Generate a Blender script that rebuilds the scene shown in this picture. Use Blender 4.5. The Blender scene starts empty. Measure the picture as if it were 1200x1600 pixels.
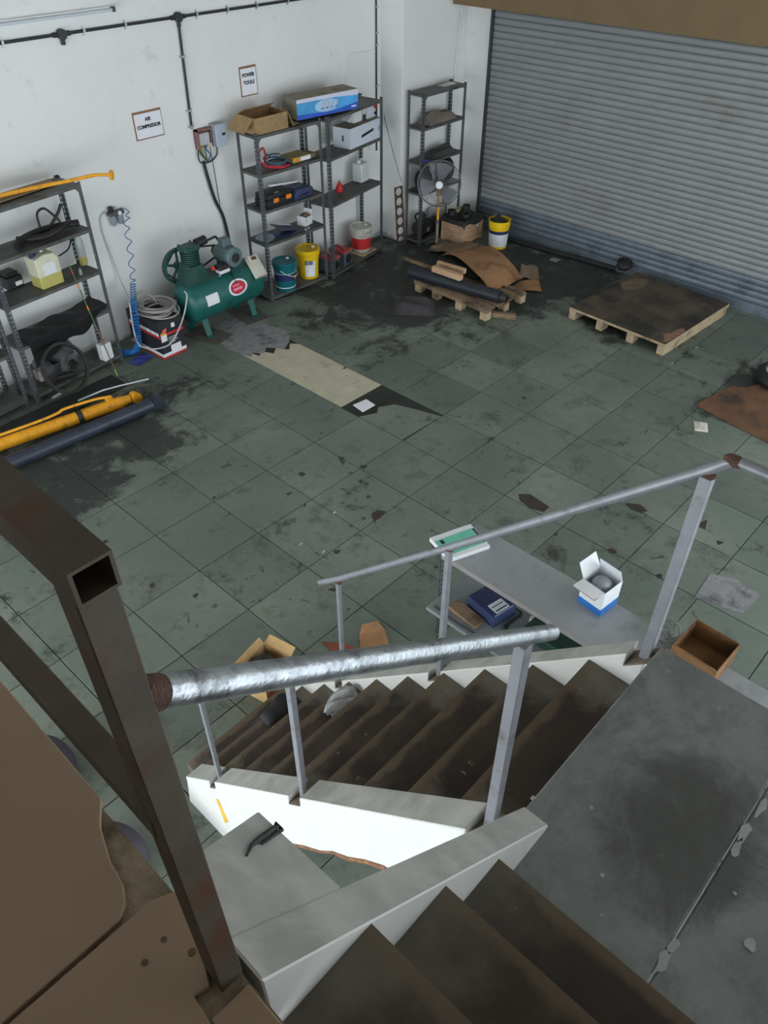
import bpy, bmesh, math, random
from mathutils import Vector, Matrix, Euler
random.seed(7)
PI = math.pi
scene = bpy.context.scene
COL = scene.collection

# ------------------------------------------------------------------ camera
cam_d = bpy.data.cameras.new('camera')
cam = bpy.data.objects.new('camera', cam_d)
COL.objects.link(cam)
CAM = Vector((-2.2097, -4.0744, 4.3993))
CE = Euler((0.860071, -0.000956, -0.820021), 'XYZ')
FPX = 1210.7
cam.location = CAM
cam.rotation_euler = CE
cam_d.sensor_fit = 'HORIZONTAL'
cam_d.sensor_width = 36.0
cam_d.lens = FPX / 1200.0 * 36.0
cam_d.clip_start = 0.02
scene.camera = cam

# ------------------------------------------------------------------ light
world = bpy.data.worlds.new('world')
scene.world = world
world.use_nodes = True
wn = world.node_tree.nodes
wn['Background'].inputs[0].default_value = (0.86, 0.94, 1.0, 1)
wn['Background'].inputs[1].default_value = 3.7


def area(name, loc, rot, sx, sy, power, col=(0.93, 0.97, 1.0)):
    d = bpy.data.lights.new(name, 'AREA')
    d.shape = 'RECTANGLE'
    d.size, d.size_y = sx, sy
    d.energy = power
    d.color = col
    o = bpy.data.objects.new(name, d)
    COL.objects.link(o)
    o.location = loc
    o.rotation_euler = rot
    return o


# daylight entering by the open workshop door in the wall opposite the shutter, out of the picture
area('door_left_offscreen', (-5.9, 0.2, 1.5), (PI / 2, 0, -PI / 2), 5.0, 2.8, 185)

vs = scene.view_settings
vs.view_transform = 'Standard'
vs.look = 'None'
vs.gamma = 1.0
vs.exposure = 0.0
vs.use_curve_mapping = False

# ------------------------------------------------------------------ pixels to places
RM = CE.to_matrix()


def P(px, py, z=None, y=None, x=None):
    """the point of the plane z=, y= or x= (metres) seen at photo pixel px, py"""
    d = RM @ Vector(((px - 600) / FPX, -(py - 800) / FPX, -1))
    if z is not None:
        t = (z - CAM.z) / d.z
    elif y is not None:
        t = (y - CAM.y) / d.y
    else:
        t = (x - CAM.x) / d.x
    return CAM + d * t


# ------------------------------------------------------------------ materials
def lin(c):
    return tuple(((v / 255) / 12.92 if v / 255 <= 0.04045 else ((v / 255 + 0.055) / 1.055) ** 2.4) for v in c)


MATS = {}


def M(name, rgb, rough=0.6, metal=0.0, var=0.18, scale=9.0, bump=0.0, dirt=None, alpha=None, trans=0.0, coords='Object', spec=0.5):
    """rgb in 0..255; var: brightness variation; dirt=(rgb, amount 0..1, scale)"""
    if name in MATS:
        return MATS[name]
    m = bpy.data.materials.new(name)
    m.use_nodes = True
    nt = m.node_tree
    N, L = nt.nodes, nt.links
    b = N['Principled BSDF']
    b.inputs['Roughness'].default_value = rough
    b.inputs['Metallic'].default_value = metal
    b.inputs['Specular IOR Level'].default_value = spec
    c = lin(rgb)
    if coords == 'World':
        src = N.new('ShaderNodeNewGeometry').outputs['Position']
    else:
        src = N.new('ShaderNodeTexCoord').outputs['Object']
    n1 = N.new('ShaderNodeTexNoise')
    n1.inputs['Scale'].default_value = scale
    n1.inputs['Detail'].default_value = 5
    n1.inputs['Roughness'].default_value = 0.62
    L.new(src, n1.inputs['Vector'])
    r = N.new('ShaderNodeValToRGB')
    r.color_ramp.elements[0].position = 0.3
    r.color_ramp.elements[1].position = 0.7
    r.color_ramp.elements[0].color = tuple(v * (1 - var) for v in c) + (1,)
    r.color_ramp.elements[1].color = tuple(min(1, v * (1 + var)) for v in c) + (1,)
    L.new(n1.outputs['Fac'], r.inputs['Fac'])
    out = r.outputs['Color']
    if dirt:
        n2 = N.new('ShaderNodeTexNoise')
        n2.inputs['Scale'].default_value = dirt[2]
        n2.inputs['Detail'].default_value = 8
        n2.inputs['Roughness'].default_value = 0.65
        L.new(src, n2.inputs['Vector'])
        r2 = N.new('ShaderNodeValToRGB')
        p = 0.72 - 0.42 * dirt[1]
        r2.color_ramp.elements[0].position = max(0, p - 0.06)
        r2.color_ramp.elements[1].position = min(1, p + 0.14)
        r2.color_ramp.elements[0].color = (0, 0, 0, 1)
        r2.color_ramp.elements[1].color = (1, 1, 1, 1)
        L.new(n2.outputs['Fac'], r2.inputs['Fac'])
        mx = N.new('ShaderNodeMix')
        mx.data_type = 'RGBA'
        L.new(r2.outputs['Color'], mx.inputs['Factor'])
        L.new(out, mx.inputs['A'])
        mx.inputs['B'].default_value = lin(dirt[0]) + (1,)
        out = mx.outputs['Result']
    L.new(out, b.inputs['Base Color'])
    if bump:
        bp = N.new('ShaderNodeBump')
        bp.inputs['Strength'].default_value = bump
        bp.inputs['Distance'].default_value = 0.01
        n3 = N.new('ShaderNodeTexNoise')
        n3.inputs['Scale'].default_value = scale * 4
        n3.inputs['Detail'].default_value = 6
        L.new(src, n3.inputs['Vector'])
        L.new(n3.outputs['Fac'], bp.inputs['Height'])
        L.new(bp.outputs['Normal'], b.inputs['Normal'])
    if trans:
        b.inputs['Transmission Weight'].default_value = trans
        b.inputs['IOR'].default_value = 1.2
    if alpha is not None:
        b.inputs['Alpha'].default_value = alpha
    MATS[name] = m
    return m


def nodes_of(m):
    return m.node_tree.nodes, m.node_tree.links, m.node_tree.nodes['Principled BSDF']


class G:
    """tiny node-graph helper"""

    def __init__(s, m):
        s.N, s.L, s.b = nodes_of(m)

    def val(s, sock, v):
        if isinstance(v, (int, float)):
            sock.default_value = v
        elif isinstance(v, tuple):
            sock.default_value = v
        else:
            s.L.new(v, sock)

    def math(s, op, a, b=0.0, c=None, clamp=False):
        n = s.N.new('ShaderNodeMath')
        n.operation = op
        n.use_clamp = clamp
        s.val(n.inputs[0], a)
        s.val(n.inputs[1], b)
        if c is not None:
            s.val(n.inputs[2], c)
        return n.outputs[0]

    def mix(s, f, a, b):
        n = s.N.new('ShaderNodeMix')
        n.data_type = 'RGBA'
        s.val(n.inputs['Factor'], f)
        s.val(n.inputs['A'], a if not isinstance(a, tuple) else a)
        s.val(n.inputs['B'], b if not isinstance(b, tuple) else b)
        return n.outputs['Result']

    def noise(s, vec, scale, detail=5, rough=0.6, dist=0.0):
        n = s.N.new('ShaderNodeTexNoise')
        n.inputs['Scale'].default_value = scale
        n.inputs['Detail'].default_value = detail
        n.inputs['Roughness'].default_value = rough
        n.inputs['Distortion'].default_value = dist
        s.L.new(vec, n.inputs['Vector'])
        return n.outputs['Fac']

    def step(s, v, lo, hi):
        n = s.N.new('ShaderNodeMapRange')
        n.interpolation_type = 'SMOOTHSTEP'
        s.val(n.inputs['Value'], v)
        n.inputs['From Min'].default_value = lo
        n.inputs['From Max'].default_value = hi
        return n.outputs['Result']

    def pos(s):
        return s.N.new('ShaderNodeNewGeometry').outputs['Position']

    def obj(s):
        return s.N.new('ShaderNodeTexCoord').outputs['Object']

    def xyz(s, v):
        n = s.N.new('ShaderNodeSeparateXYZ')
        s.L.new(v, n.inputs[0])
        return n.outputs

    def blob(s, pos, cx, cy, rx, ry):
        """1 at the centre of an ellipse on the ground, 0 outside"""
        o = s.xyz(pos)
        dx = s.math('DIVIDE', s.math('SUBTRACT', o[0], cx), rx)
        dy = s.math('DIVIDE', s.math('SUBTRACT', o[1], cy), ry)
        d = s.math('SQRT', s.math('ADD', s.math('MULTIPLY', dx, dx), s.math('MULTIPLY', dy, dy)))
        return s.step(d, 1.0, 0.2)


def rgba(c):
    return lin(c) + (1,)


# ------------------------------------------------------------------ mesh building
class MB:
    def __init__(s):
        s.v, s.f = [], []

    def add(s, vs, fs):
        k = len(s.v)
        s.v += [Vector(a) for a in vs]
        s.f += [tuple(i + k for i in f) for f in fs]
        return s

    def box(s, a, b, mat=None):
        x0, y0, z0 = a
        x1, y1, z1 = b
        vs = [(x0, y0, z0), (x1, y0, z0), (x1, y1, z0), (x0, y1, z0), (x0, y0, z1), (x1, y0, z1), (x1, y1, z1), (x0, y1, z1)]
        if mat is not None:
            vs = [mat @ Vector(v) for v in vs]
        return s.add(vs, [(3, 2, 1, 0), (4, 5, 6, 7), (0, 1, 5, 4), (1, 2, 6, 5), (2, 3, 7, 6), (3, 0, 4, 7)])

    def cbox(s, c, size, rot=(0, 0, 0)):
        mt = Matrix.Translation(Vector(c)) @ Euler(rot).to_matrix().to_4x4()
        h = [v / 2 for v in size]
        return s.box((-h[0], -h[1], -h[2]), (h[0], h[1], h[2]), mt)

    def prism(s, poly, axis, a, b):
        """polygon extruded along an axis: 'z' poly=(x,y); 'y' poly=(x,z); 'x' poly=(y,z)"""
        def mk(p, t):
            return {'z': (p[0], p[1], t), 'y': (p[0], t, p[1]), 'x': (t, p[0], p[1])}[axis]
        n = len(poly)
        vs = [mk(p, a) for p in poly] + [mk(p, b) for p in poly]
        fs = [tuple(range(n)), tuple(range(2 * n - 1, n - 1, -1))]
        fs += [(i, (i + 1) % n, n + (i + 1) % n, n + i) for i in range(n)]
        return s.add(vs, fs)

    def slab(s, top, d):
        """3D polygon with thickness given by the vector d"""
        n = len(top)
        d = Vector(d)
        vs = [Vector(p) for p in top] + [Vector(p) + d for p in top]
        fs = [tuple(range(n)), tuple(range(2 * n - 1, n - 1, -1))]
        fs += [(i, (i + 1) % n, n + (i + 1) % n, n + i) for i in range(n)]
        return s.add(vs, fs)

    def cyl(s, p0, p1, r0, r1=None, n=16, caps=True):
        p0, p1 = Vector(p0), Vector(p1)
        r1 = r0 if r1 is None else r1
        ax = (p1 - p0).normalized()
        u = ax.orthogonal().normalized()
        w = ax.cross(u)
        vs = []
        for p, r in ((p0, r0), (p1, r1)):
            for i in range(n):
                a = 2 * PI * i / n
                vs.append(p + (u * math.cos(a) + w * math.sin(a)) * r)
        fs = [(i, (i + 1) % n, n + (i + 1) % n, n + i) for i in range(n)]
        if caps:
            fs += [tuple(range(n - 1, -1, -1)), tuple(range(n, 2 * n))]
        return s.add(vs, fs)

    def tube(s, pts, r, n=7, closed=False):
        pts = [Vector(p) for p in pts]
        m = len(pts)
        tg = []
        for i in range(m):
            if closed:
                t = pts[(i + 1) % m] - pts[i - 1]
            else:
                t = pts[min(i + 1, m - 1)] - pts[max(i - 1, 0)]
            tg.append(t.normalized() if t.length > 1e-9 else Vector((0, 0, 1)))
        u = tg[0].orthogonal().normalized()
        vs = []
        for i in range(m):
            if i:
                q = tg[i - 1].rotation_difference(tg[i])
                u = (q @ u)
                u = (u - tg[i] * u.dot(tg[i])).normalized()
            w = tg[i].cross(u)
            rr = r[i] if isinstance(r, (list, tuple)) else r
            for k in range(n):
                a = 2 * PI * k / n
                vs.append(pts[i] + (u * math.cos(a) + w * math.sin(a)) * rr)
        fs = []
        for i in range(m if closed else m - 1):
            j = (i + 1) % m
            for k in range(n):
                fs.append((i * n + k, i * n + (k + 1) % n, j * n + (k + 1) % n, j * n + k))
        if not closed:
            fs += [tuple(range(n - 1, -1, -1)), tuple(range((m - 1) * n, m * n))]
        return s.add(vs, fs)

    def lathe(s, prof, n=28, c=(0, 0, 0), mat=None):
        vs = []
        for r, z in prof:
            for i in range(n):
                a = 2 * PI * i / n
                p = Vector((r * math.cos(a), r * math.sin(a), z))
                vs.append((mat @ p if mat is not None else p) + Vector(c))
        fs = []
        for j in range(len(prof) - 1):
            for i in range(n):
                fs.append((j * n + i, j * n + (i + 1) % n, (j + 1) * n + (i + 1) % n, (j + 1) * n + i))
        if tuple(prof[0]) != tuple(prof[-1]):
            fs += [tuple(range(n - 1, -1, -1)), tuple(range((len(prof) - 1) * n, len(prof) * n))]
        return s.add(vs, fs)

    def ball(s, c, r, n=12, m=8, rot=None):
        rx, ry, rz = (r, r, r) if isinstance(r, (int, float)) else r
        prof = [(math.sin(PI * j / m), -math.cos(PI * j / m)) for j in range(m + 1)]
        k = MB()
        k.lathe([(max(a, 1e-4), b) for a, b in prof], n)
        mt = Euler(rot).to_matrix() if rot else Matrix.Identity(3)
        s.add([mt @ Vector((v.x * rx, v.y * ry, v.z * rz)) + Vector(c) for v in k.v], k.f)
        return s

    def sheet(s, fn, nu, nv, th=0.0):
        """surface fn(u,v) with optional thickness downwards"""
        vs = [Vector(fn(i / nu, j / nv)) for j in range(nv + 1) for i in range(nu + 1)]
        q = lambda i, j: j * (nu + 1) + i
        fs = [(q(i, j), q(i + 1, j), q(i + 1, j + 1), q(i, j + 1)) for j in range(nv) for i in range(nu)]
        if th:
            k = len(vs)
            vs += [v - Vector((0, 0, th)) for v in vs]
            fs += [tuple(k + a for a in reversed(f)) for f in fs]
            rim = [q(i, 0) for i in range(nu + 1)] + [q(nu, j) for j in range(1, nv + 1)] + [q(i, nv) for i in range(nu - 1, -1, -1)] + [q(0, j) for j in range(nv - 1, 0, -1)]
            fs += [(rim[i - 1], rim[i - 1] + k, rim[i] + k, rim[i]) for i in range(len(rim))]
        return s.add(vs, fs)

    def mesh(s, name, mat, bevel=0.0, smooth=35, seg=1):
        me = bpy.data.meshes.new(name)
        me.from_pydata([tuple(v) for v in s.v], [], s.f)
        bm = bmesh.new()
        bm.from_mesh(me)
        bmesh.ops.remove_doubles(bm, verts=bm.verts, dist=1e-6)
        bmesh.ops.recalc_face_normals(bm, faces=bm.faces)
        if bevel:
            bmesh.ops.bevel(bm, geom=list(bm.edges), offset=bevel, segments=seg, affect='EDGES', clamp_overlap=True, profile=0.7)
        bm.to_mesh(me)
        bm.free()
        if smooth:
            me.shade_smooth()
            me.set_sharp_from_angle(angle=math.radians(smooth))
        me.materials.append(mat)
        return me

    def build(s, name, mat, parent=None, loc=None, rot=None, **kw):
        o = bpy.data.objects.new(name, s.mesh(name, mat, **kw))
        COL.objects.link(o)
        if loc is not None:
            o.location = loc
        if rot is not None:
            o.rotation_euler = rot
        if parent is not None:
            o.parent = parent
        return o


def tag(o, label, cat, group=None, kind=None):
    o['label'] = label
    o['category'] = cat
    if group:
        o['group'] = group
    if kind:
        o['kind'] = kind
    return o


def thing(name, label, cat, loc=(0, 0, 0), rotz=0.0, group=None):
    o = bpy.data.objects.new(name, None)
    COL.objects.link(o)
    o.empty_display_size = 0.1
    o.location = loc
    o.rotation_euler = (0, 0, rotz) if isinstance(rotz, (int, float)) else rotz
    return tag(o, label, cat, group)


def struct(o):
    o['kind'] = 'structure'
    return o


def inst(me, name, parent=None, loc=(0, 0, 0), rot=(0, 0, 0)):
    o = bpy.data.objects.new(name, me)
    COL.objects.link(o)
    o.location = loc
    o.rotation_euler = rot
    if parent is not None:
        o.parent = parent
    return o


def text(body, name, mat, size, parent, loc, rot, extrude=0.0008, align='CENTER', bold=0.0):
    cu = bpy.data.curves.new(name, 'FONT')
    cu.body = body
    cu.size = size
    cu.align_x = align
    cu.align_y = 'CENTER'
    cu.extrude = extrude
    cu.offset = bold
    t = bpy.data.objects.new(name, cu)
    COL.objects.link(t)
    dg = bpy.context.evaluated_depsgraph_get()
    me = bpy.data.meshes.new_from_object(t.evaluated_get(dg))
    bpy.data.objects.remove(t)
    bpy.data.curves.remove(cu)
    me.materials.clear()
    me.materials.append(mat)
    o = bpy.data.objects.new(name, me)
    COL.objects.link(o)
    o.location = loc
    o.rotation_euler = rot
    o.parent = parent
    return o


def wob(p, a):
    return Vector(p) + Vector((random.uniform(-a, a), random.uniform(-a, a), random.uniform(-a, a)))


def spline(pts, n=6):
    """Catmull-Rom through the points"""
    pts = [Vector(p) for p in pts]
    q = [pts[0]] + pts + [pts[-1]]
    out = []
    for i in range(1, len(q) - 2):
        a, b, c, d = q[i - 1], q[i], q[i + 1], q[i + 2]
        for k in range(n):
            t = k / n
            out.append(0.5 * ((2 * b) + (c - a) * t + (2 * a - 5 * b + 4 * c - d) * t * t + (3 * b - a - 3 * c + d) * t ** 3))
    out.append(pts[-1])
    return out

# ================================================================== the setting
YW = 3.77       # long white wall
XS = 7.42       # roller shutter
YP = 3.385      # face of the pier in the corner
XP = 6.135      # side of the pier
YJ = 2.95       # edge of the shutter opening
ZT = 2.80       # head of the shutter opening
ZC = 5.6        # ceiling
TS = 0.61       # floor tile
zL, hR, tR = 2.3343, 0.22083, 0.21868       # landing height, riser, tread
XF, XFO = -0.359, -0.273                    # far kerb of the lower flight
XN, XNO = -1.124, -1.240                    # near kerb of the lower flight
Y0 = -3.607                                 # landing edge at the lower flight
X0, YC = -1.166, -3.686                     # upper flight
zU, XU = 3.218, -2.052                      # upper floor and its edge


def wall_mat():
    m = M('white_plaster', (226, 227, 226), rough=0.85, var=0.035, scale=2.2, bump=0.12, coords='World')
    g = G(m)
    base = g.b.inputs['Base Color'].links[0].from_socket
    p = g.pos()
    o = g.xyz(p)
    n = g.noise(p, 3.5, 9, 0.7)
    n2 = g.noise(p, 1.1, 4, 0.6)
    f = g.math('MULTIPLY', g.step(n, 0.58, 0.82), 0.5)
    c1 = g.mix(f, base, rgba((150, 147, 138)))
    f2 = g.math('MULTIPLY', g.step(n2, 0.5, 0.8), 0.12)
    c2 = g.mix(f2, c1, rgba((190, 186, 170)))
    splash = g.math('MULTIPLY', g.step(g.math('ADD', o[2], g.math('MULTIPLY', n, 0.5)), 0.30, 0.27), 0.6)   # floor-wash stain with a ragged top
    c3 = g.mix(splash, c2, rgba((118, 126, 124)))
    g.L.new(c3, g.b.inputs['Base Color'])
    return m


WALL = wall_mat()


def floor_mat(name, base1, base2, rnd=True):
    m = M(name, base1, rough=0.42, var=0.0, coords='World')
    g = G(m)
    p = g.pos()
    o = g.xyz(p)
    n1 = g.noise(p, 1.3, 5, 0.6)
    c = g.mix(g.step(n1, 0.35, 0.65), rgba(base1), rgba(base2))
    n0 = g.noise(p, 9.0, 8, 0.7)
    c = g.mix(g.math('MULTIPLY', g.step(n0, 0.45, 0.75), 0.25), c, rgba((104, 108, 98)))
    if rnd:
        oi = g.N.new('ShaderNodeObjectInfo')
        c = g.mix(g.math('MULTIPLY', oi.outputs['Random'], 0.38), c, rgba((62, 70, 67)))
    # oil and grime spots everywhere; broad dark areas, partly oil, with broken edges
    spots = g.step(g.noise(p, 7.0, 8, 0.66, 0.6), 0.585, 0.66)
    where = g.step(g.noise(p, 0.9, 3, 0.5), 0.42, 0.66)
    spots = g.math('MULTIPLY', spots, where)
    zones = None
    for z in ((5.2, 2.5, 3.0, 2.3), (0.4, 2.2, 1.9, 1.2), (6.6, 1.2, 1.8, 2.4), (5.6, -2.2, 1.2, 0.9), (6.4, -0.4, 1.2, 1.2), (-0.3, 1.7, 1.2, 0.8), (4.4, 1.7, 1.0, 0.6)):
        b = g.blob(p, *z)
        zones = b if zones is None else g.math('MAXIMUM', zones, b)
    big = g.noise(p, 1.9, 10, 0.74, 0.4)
    dark_areas = g.step(g.math('ADD', g.math('MULTIPLY', zones, 0.42), g.math('MULTIPLY', g.math('SUBTRACT', big, 0.5), 1.9)), 0.14, 0.36)
    c = g.mix(g.math('MULTIPLY', dark_areas, 0.88), c, rgba((36, 38, 36)))
    wide = g.math('MULTIPLY', g.step(g.noise(p, 2.6, 10, 0.76), 0.48, 0.68), 0.62)
    c = g.mix(wide, c, rgba((50, 55, 51)))
    c = g.mix(g.math('MULTIPLY', spots, 0.8), c, rgba((30, 29, 27)))
    g.L.new(c, g.b.inputs['Base Color'])
    rr = g.math('ADD', 0.50, g.math('MULTIPLY', n0, 0.35))
    g.L.new(rr, g.b.inputs['Roughness'])
    bp = g.N.new('ShaderNodeBump')
    bp.inputs['Strength'].default_value = 0.12
    bp.inputs['Distance'].default_value = 0.01
    g.L.new(g.noise(p, 14, 6, 0.6), bp.inputs['Height'])
    g.L.new(bp.outputs['Normal'], g.b.inputs['Normal'])
    return m


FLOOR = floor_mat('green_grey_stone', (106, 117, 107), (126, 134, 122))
GROUT = M('dark_joint', (44, 46, 42), rough=0.9, var=0.25, scale=4, coords='World', bump=0.2)

floor = struct(MB().box((-6.0, -7.0, -0.25), (XS + 0.3, YW + 0.25, -0.006)).build('floor', GROUT))
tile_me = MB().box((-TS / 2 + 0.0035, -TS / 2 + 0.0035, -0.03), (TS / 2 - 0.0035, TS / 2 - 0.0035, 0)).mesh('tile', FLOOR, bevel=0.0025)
skip = {(4, 1), (4, 2), (4, 3), (4, 4), (4, 0)}
for i in range(-5, 12):
    for j in range(-8, 6):
        if (i, j) in skip:
            continue
        if i == 11:
            pass
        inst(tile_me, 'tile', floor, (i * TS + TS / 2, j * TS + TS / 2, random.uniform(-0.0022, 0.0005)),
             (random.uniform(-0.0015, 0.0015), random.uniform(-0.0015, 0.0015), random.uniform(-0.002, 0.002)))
# cut tiles along the wall and along the shutter
cut_me = MB().box((-TS / 2 + 0.0035, -0.05, -0.03), (TS / 2 - 0.0035, 0.05, 0)).mesh('tile', FLOOR, bevel=0.0025)
for i in range(-5, 12):
    inst(cut_me, 'tile', floor, (i * TS + TS / 2, 3.714, -0.001))
sill_me = MB().box((-0.048, -TS / 2 + 0.0035, -0.03), (0.048, TS / 2 - 0.0035, 0)).mesh('tile', FLOOR, bevel=0.0025)
for j in range(-8, 6):
    inst(sill_me, 'tile', floor, (7.372, j * TS + TS / 2, -0.001))
# the torn-up row by the compressor: bare screed, cement fill and broken tile ends
SCREED = M('grey_screed', (134, 134, 136), rough=0.95, var=0.2, scale=14, bump=0.5, coords='World', dirt=((58, 60, 58), 0.35, 5))
CEM = M('beige_cement', (186, 180, 158), rough=0.9, var=0.12, scale=6, bump=0.3, coords='World', dirt=((140, 134, 116), 0.2, 4))
screed = [(2.47, 2.35), (2.56, 2.42), (2.62, 2.30), (2.74, 2.40), (2.86, 2.22), (3.00, 2.30), (3.12, 2.42), (3.17, 2.62), (3.10, 2.80), (3.14, 3.05), (3.02, 3.20), (2.80, 3.28), (2.55, 3.20), (2.50, 2.95), (2.40, 2.72), (2.44, 2.5)]
cement = [(2.445, 0.87), (3.045, 0.865), (3.05, 2.18), (2.98, 2.26), (2.88, 2.16), (2.80, 2.30), (2.70, 2.22), (2.64, 2.36), (2.55, 2.30), (2.50, 2.62), (2.46, 2.95), (2.442, 2.9), (2.44, 2.4)]
MB().prism(cement, 'z', -0.02, -0.0015).build('cement_fill', CEM, floor)
MB().prism(screed, 'z', -0.02, 0.0035).build('screed_patch', SCREED, floor)
for poly in ([(2.4435, 0.02), (3.02, 0.004), (2.93, 0.30), (2.86, 0.50), (2.70, 0.585), (2.62, 0.52), (2.4435, 0.606)],
             [(2.4435, 2.99), (2.49, 2.97), (2.53, 3.25), (2.62, 3.655), (2.4435, 3.655)],
             [(3.06, 3.30), (3.046, 3.655), (2.66, 3.655), (2.7, 3.36)]):
    MB().prism(poly, 'z', -0.03, -0.001).build('tile', FLOOR, floor)

# ---- walls
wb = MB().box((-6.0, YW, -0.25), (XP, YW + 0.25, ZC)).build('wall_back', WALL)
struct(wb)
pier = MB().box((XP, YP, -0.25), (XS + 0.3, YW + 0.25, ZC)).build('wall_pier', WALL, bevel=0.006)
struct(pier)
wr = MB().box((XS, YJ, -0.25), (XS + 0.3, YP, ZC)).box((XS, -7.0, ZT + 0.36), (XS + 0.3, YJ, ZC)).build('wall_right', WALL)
struct(wr)
# hood over the shutter, boarded in brown
BRN = M('brown_board', (116, 97, 68), rough=0.75, var=0.08, scale=3, coords='World')
hood = struct(MB().box((XS - 0.34, -6.8, 2.845), (XS - 0.001, YP - 0.02, 3.6)).build('trim_1', BRN))
# upper storey walls round the stair head, open below to daylight
struct(MB().box((-6.0, -7.0, 3.05), (-5.8, YW, ZC)).build('wall_left', WALL))
struct(MB().box((-5.8, -7.0, 3.05), (2.0, -6.8, ZC)).box((6.6, -7.0, 3.05), (XS, -6.8, ZC)).box((2.0, -7.0, 3.05), (6.6, -6.8, 3.45)).box((2.0, -7.0, 5.2), (6.6, -6.8, ZC)).build('wall_front', WALL))
wf = struct(MB().box((2.0, -6.94, 3.45), (6.6, -6.88, 3.50)).box((2.0, -6.94, 5.15), (6.6, -6.88, 5.2)).build('window_1', M('window_frame_grey', (120, 122, 124), var=0.1)))
for x in (2.0, 3.5, 5.0, 6.55):
    MB().box((x, -6.94, 3.5), (x + 0.05, -6.88, 5.15)).build('mullion', MATS['window_frame_grey'], wf)
# unseen wall behind the stair head, added to keep light off the upper floor
struct(MB().box((-5.8, -4.98, zU - 0.2), (-1.95, -4.9, ZC)).build('wall_light_block', WALL))
struct(MB().box((-6.0, -7.0, ZC), (XS + 0.3, YW + 0.25, ZC + 0.15)).build('ceiling', M('ceiling_paint', (196, 190, 180), rough=0.9, var=0.05, scale=2)))

# ---- roller shutter
SHUT = M('shutter_steel', (144, 147, 148), rough=0.55, metal=0.25, var=0.05, scale=3, coords='World', dirt=((130, 130, 127), 0.2, 1.6))
SHUTB = M('shutter_blue_steel', (112, 122, 132), rough=0.5, metal=0.3, var=0.12, scale=5, coords='World', dirt=((78, 84, 92), 0.35, 3))
shutter = bpy.data.objects.new('door_1', None)
COL.objects.link(shutter)
shutter.location = (XS - 0.02, 0, 0)
struct(shutter)
shutter['label'] = 'grey ribbed steel roller shutter pulled down to the floor'


def slat_mesh(name, y0, y1, hh, mat):
    prof = [(0.0, 0.0), (-0.004, 0.004), (-0.010, hh * 0.25), (-0.013, hh * 0.5), (-0.010, hh * 0.75), (-0.004, hh - 0.008), (0.006, hh - 0.003), (0.012, hh), (0.012, 0.0)]
    mb = MB()
    n = len(prof)
    vs = [(x, y0, z) for x, z in prof] + [(x, y1, z) for x, z in prof]
    mb.add(vs, [(i, (i + 1) % n, n + (i + 1) % n, n + i) for i in range(n)] + [tuple(range(n)), tuple(range(2 * n - 1, n - 1, -1))])
    return mb.mesh(name, mat, smooth=50)


PIT = 0.076
sl = slat_mesh('slat', -4.6, YJ - 0.03, PIT, SHUT)
slb = slat_mesh('slat', -4.6, YJ - 0.03, PIT, SHUTB)
rail_z = 0.13
k = 0
z = rail_z
while z < ZT + 0.35:
    inst(slb if k < 4 else sl, 'slat', shutter, (0, 0, z))
    z += PIT
    k += 1
MB().box((-0.028, -4.6, 0.0), (0.015, YJ - 0.02, rail_z)).build('bottom_rail', SHUTB, shutter, bevel=0.004)
GUIDE = M('shutter_guide', (62, 66, 70), rough=0.6, metal=0.3, var=0.2)
MB().box((-0.05, YJ - 0.035, 0.0), (0.02, YJ, ZT + 0.4)).build('guide_rail', GUIDE, shutter)

# ================================================================== stairs
def conc(name, rgb, rgb2, dark, scale=2.5, amt=0.45):
    m = M(name, rgb, rough=0.8, var=0.0)
    g = G(m)
    p = g.pos()
    n = g.noise(p, scale, 8, 0.66)
    c = g.mix(g.step(n, 0.3, 0.7), rgba(rgb), rgba(rgb2))
    n2 = g.noise(p, scale * 0.9, 6, 0.6, 0.5)
    c = g.mix(g.math('MULTIPLY', g.step(n2, 0.5, 0.66), amt), c, rgba(dark))
    n3 = g.noise(p, 26, 4, 0.5)
    c = g.mix(g.math('MULTIPLY', g.step(n3, 0.69, 0.75), 0.6), c, rgba((176, 176, 168)))
    g.L.new(c, g.b.inputs['Base Color'])
    g.L.new(g.math('ADD', 0.62, g.math('MULTIPLY', n, 0.3)), g.b.inputs['Roughness'])
    bp = g.N.new('ShaderNodeBump')
    bp.inputs['Strength'].default_value = 0.18
    bp.inputs['Distance'].default_value = 0.006
    g.L.new(g.noise(p, 30, 7, 0.65), bp.inputs['Height'])
    g.L.new(bp.outputs['Normal'], g.b.inputs['Normal'])
    return m


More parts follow.
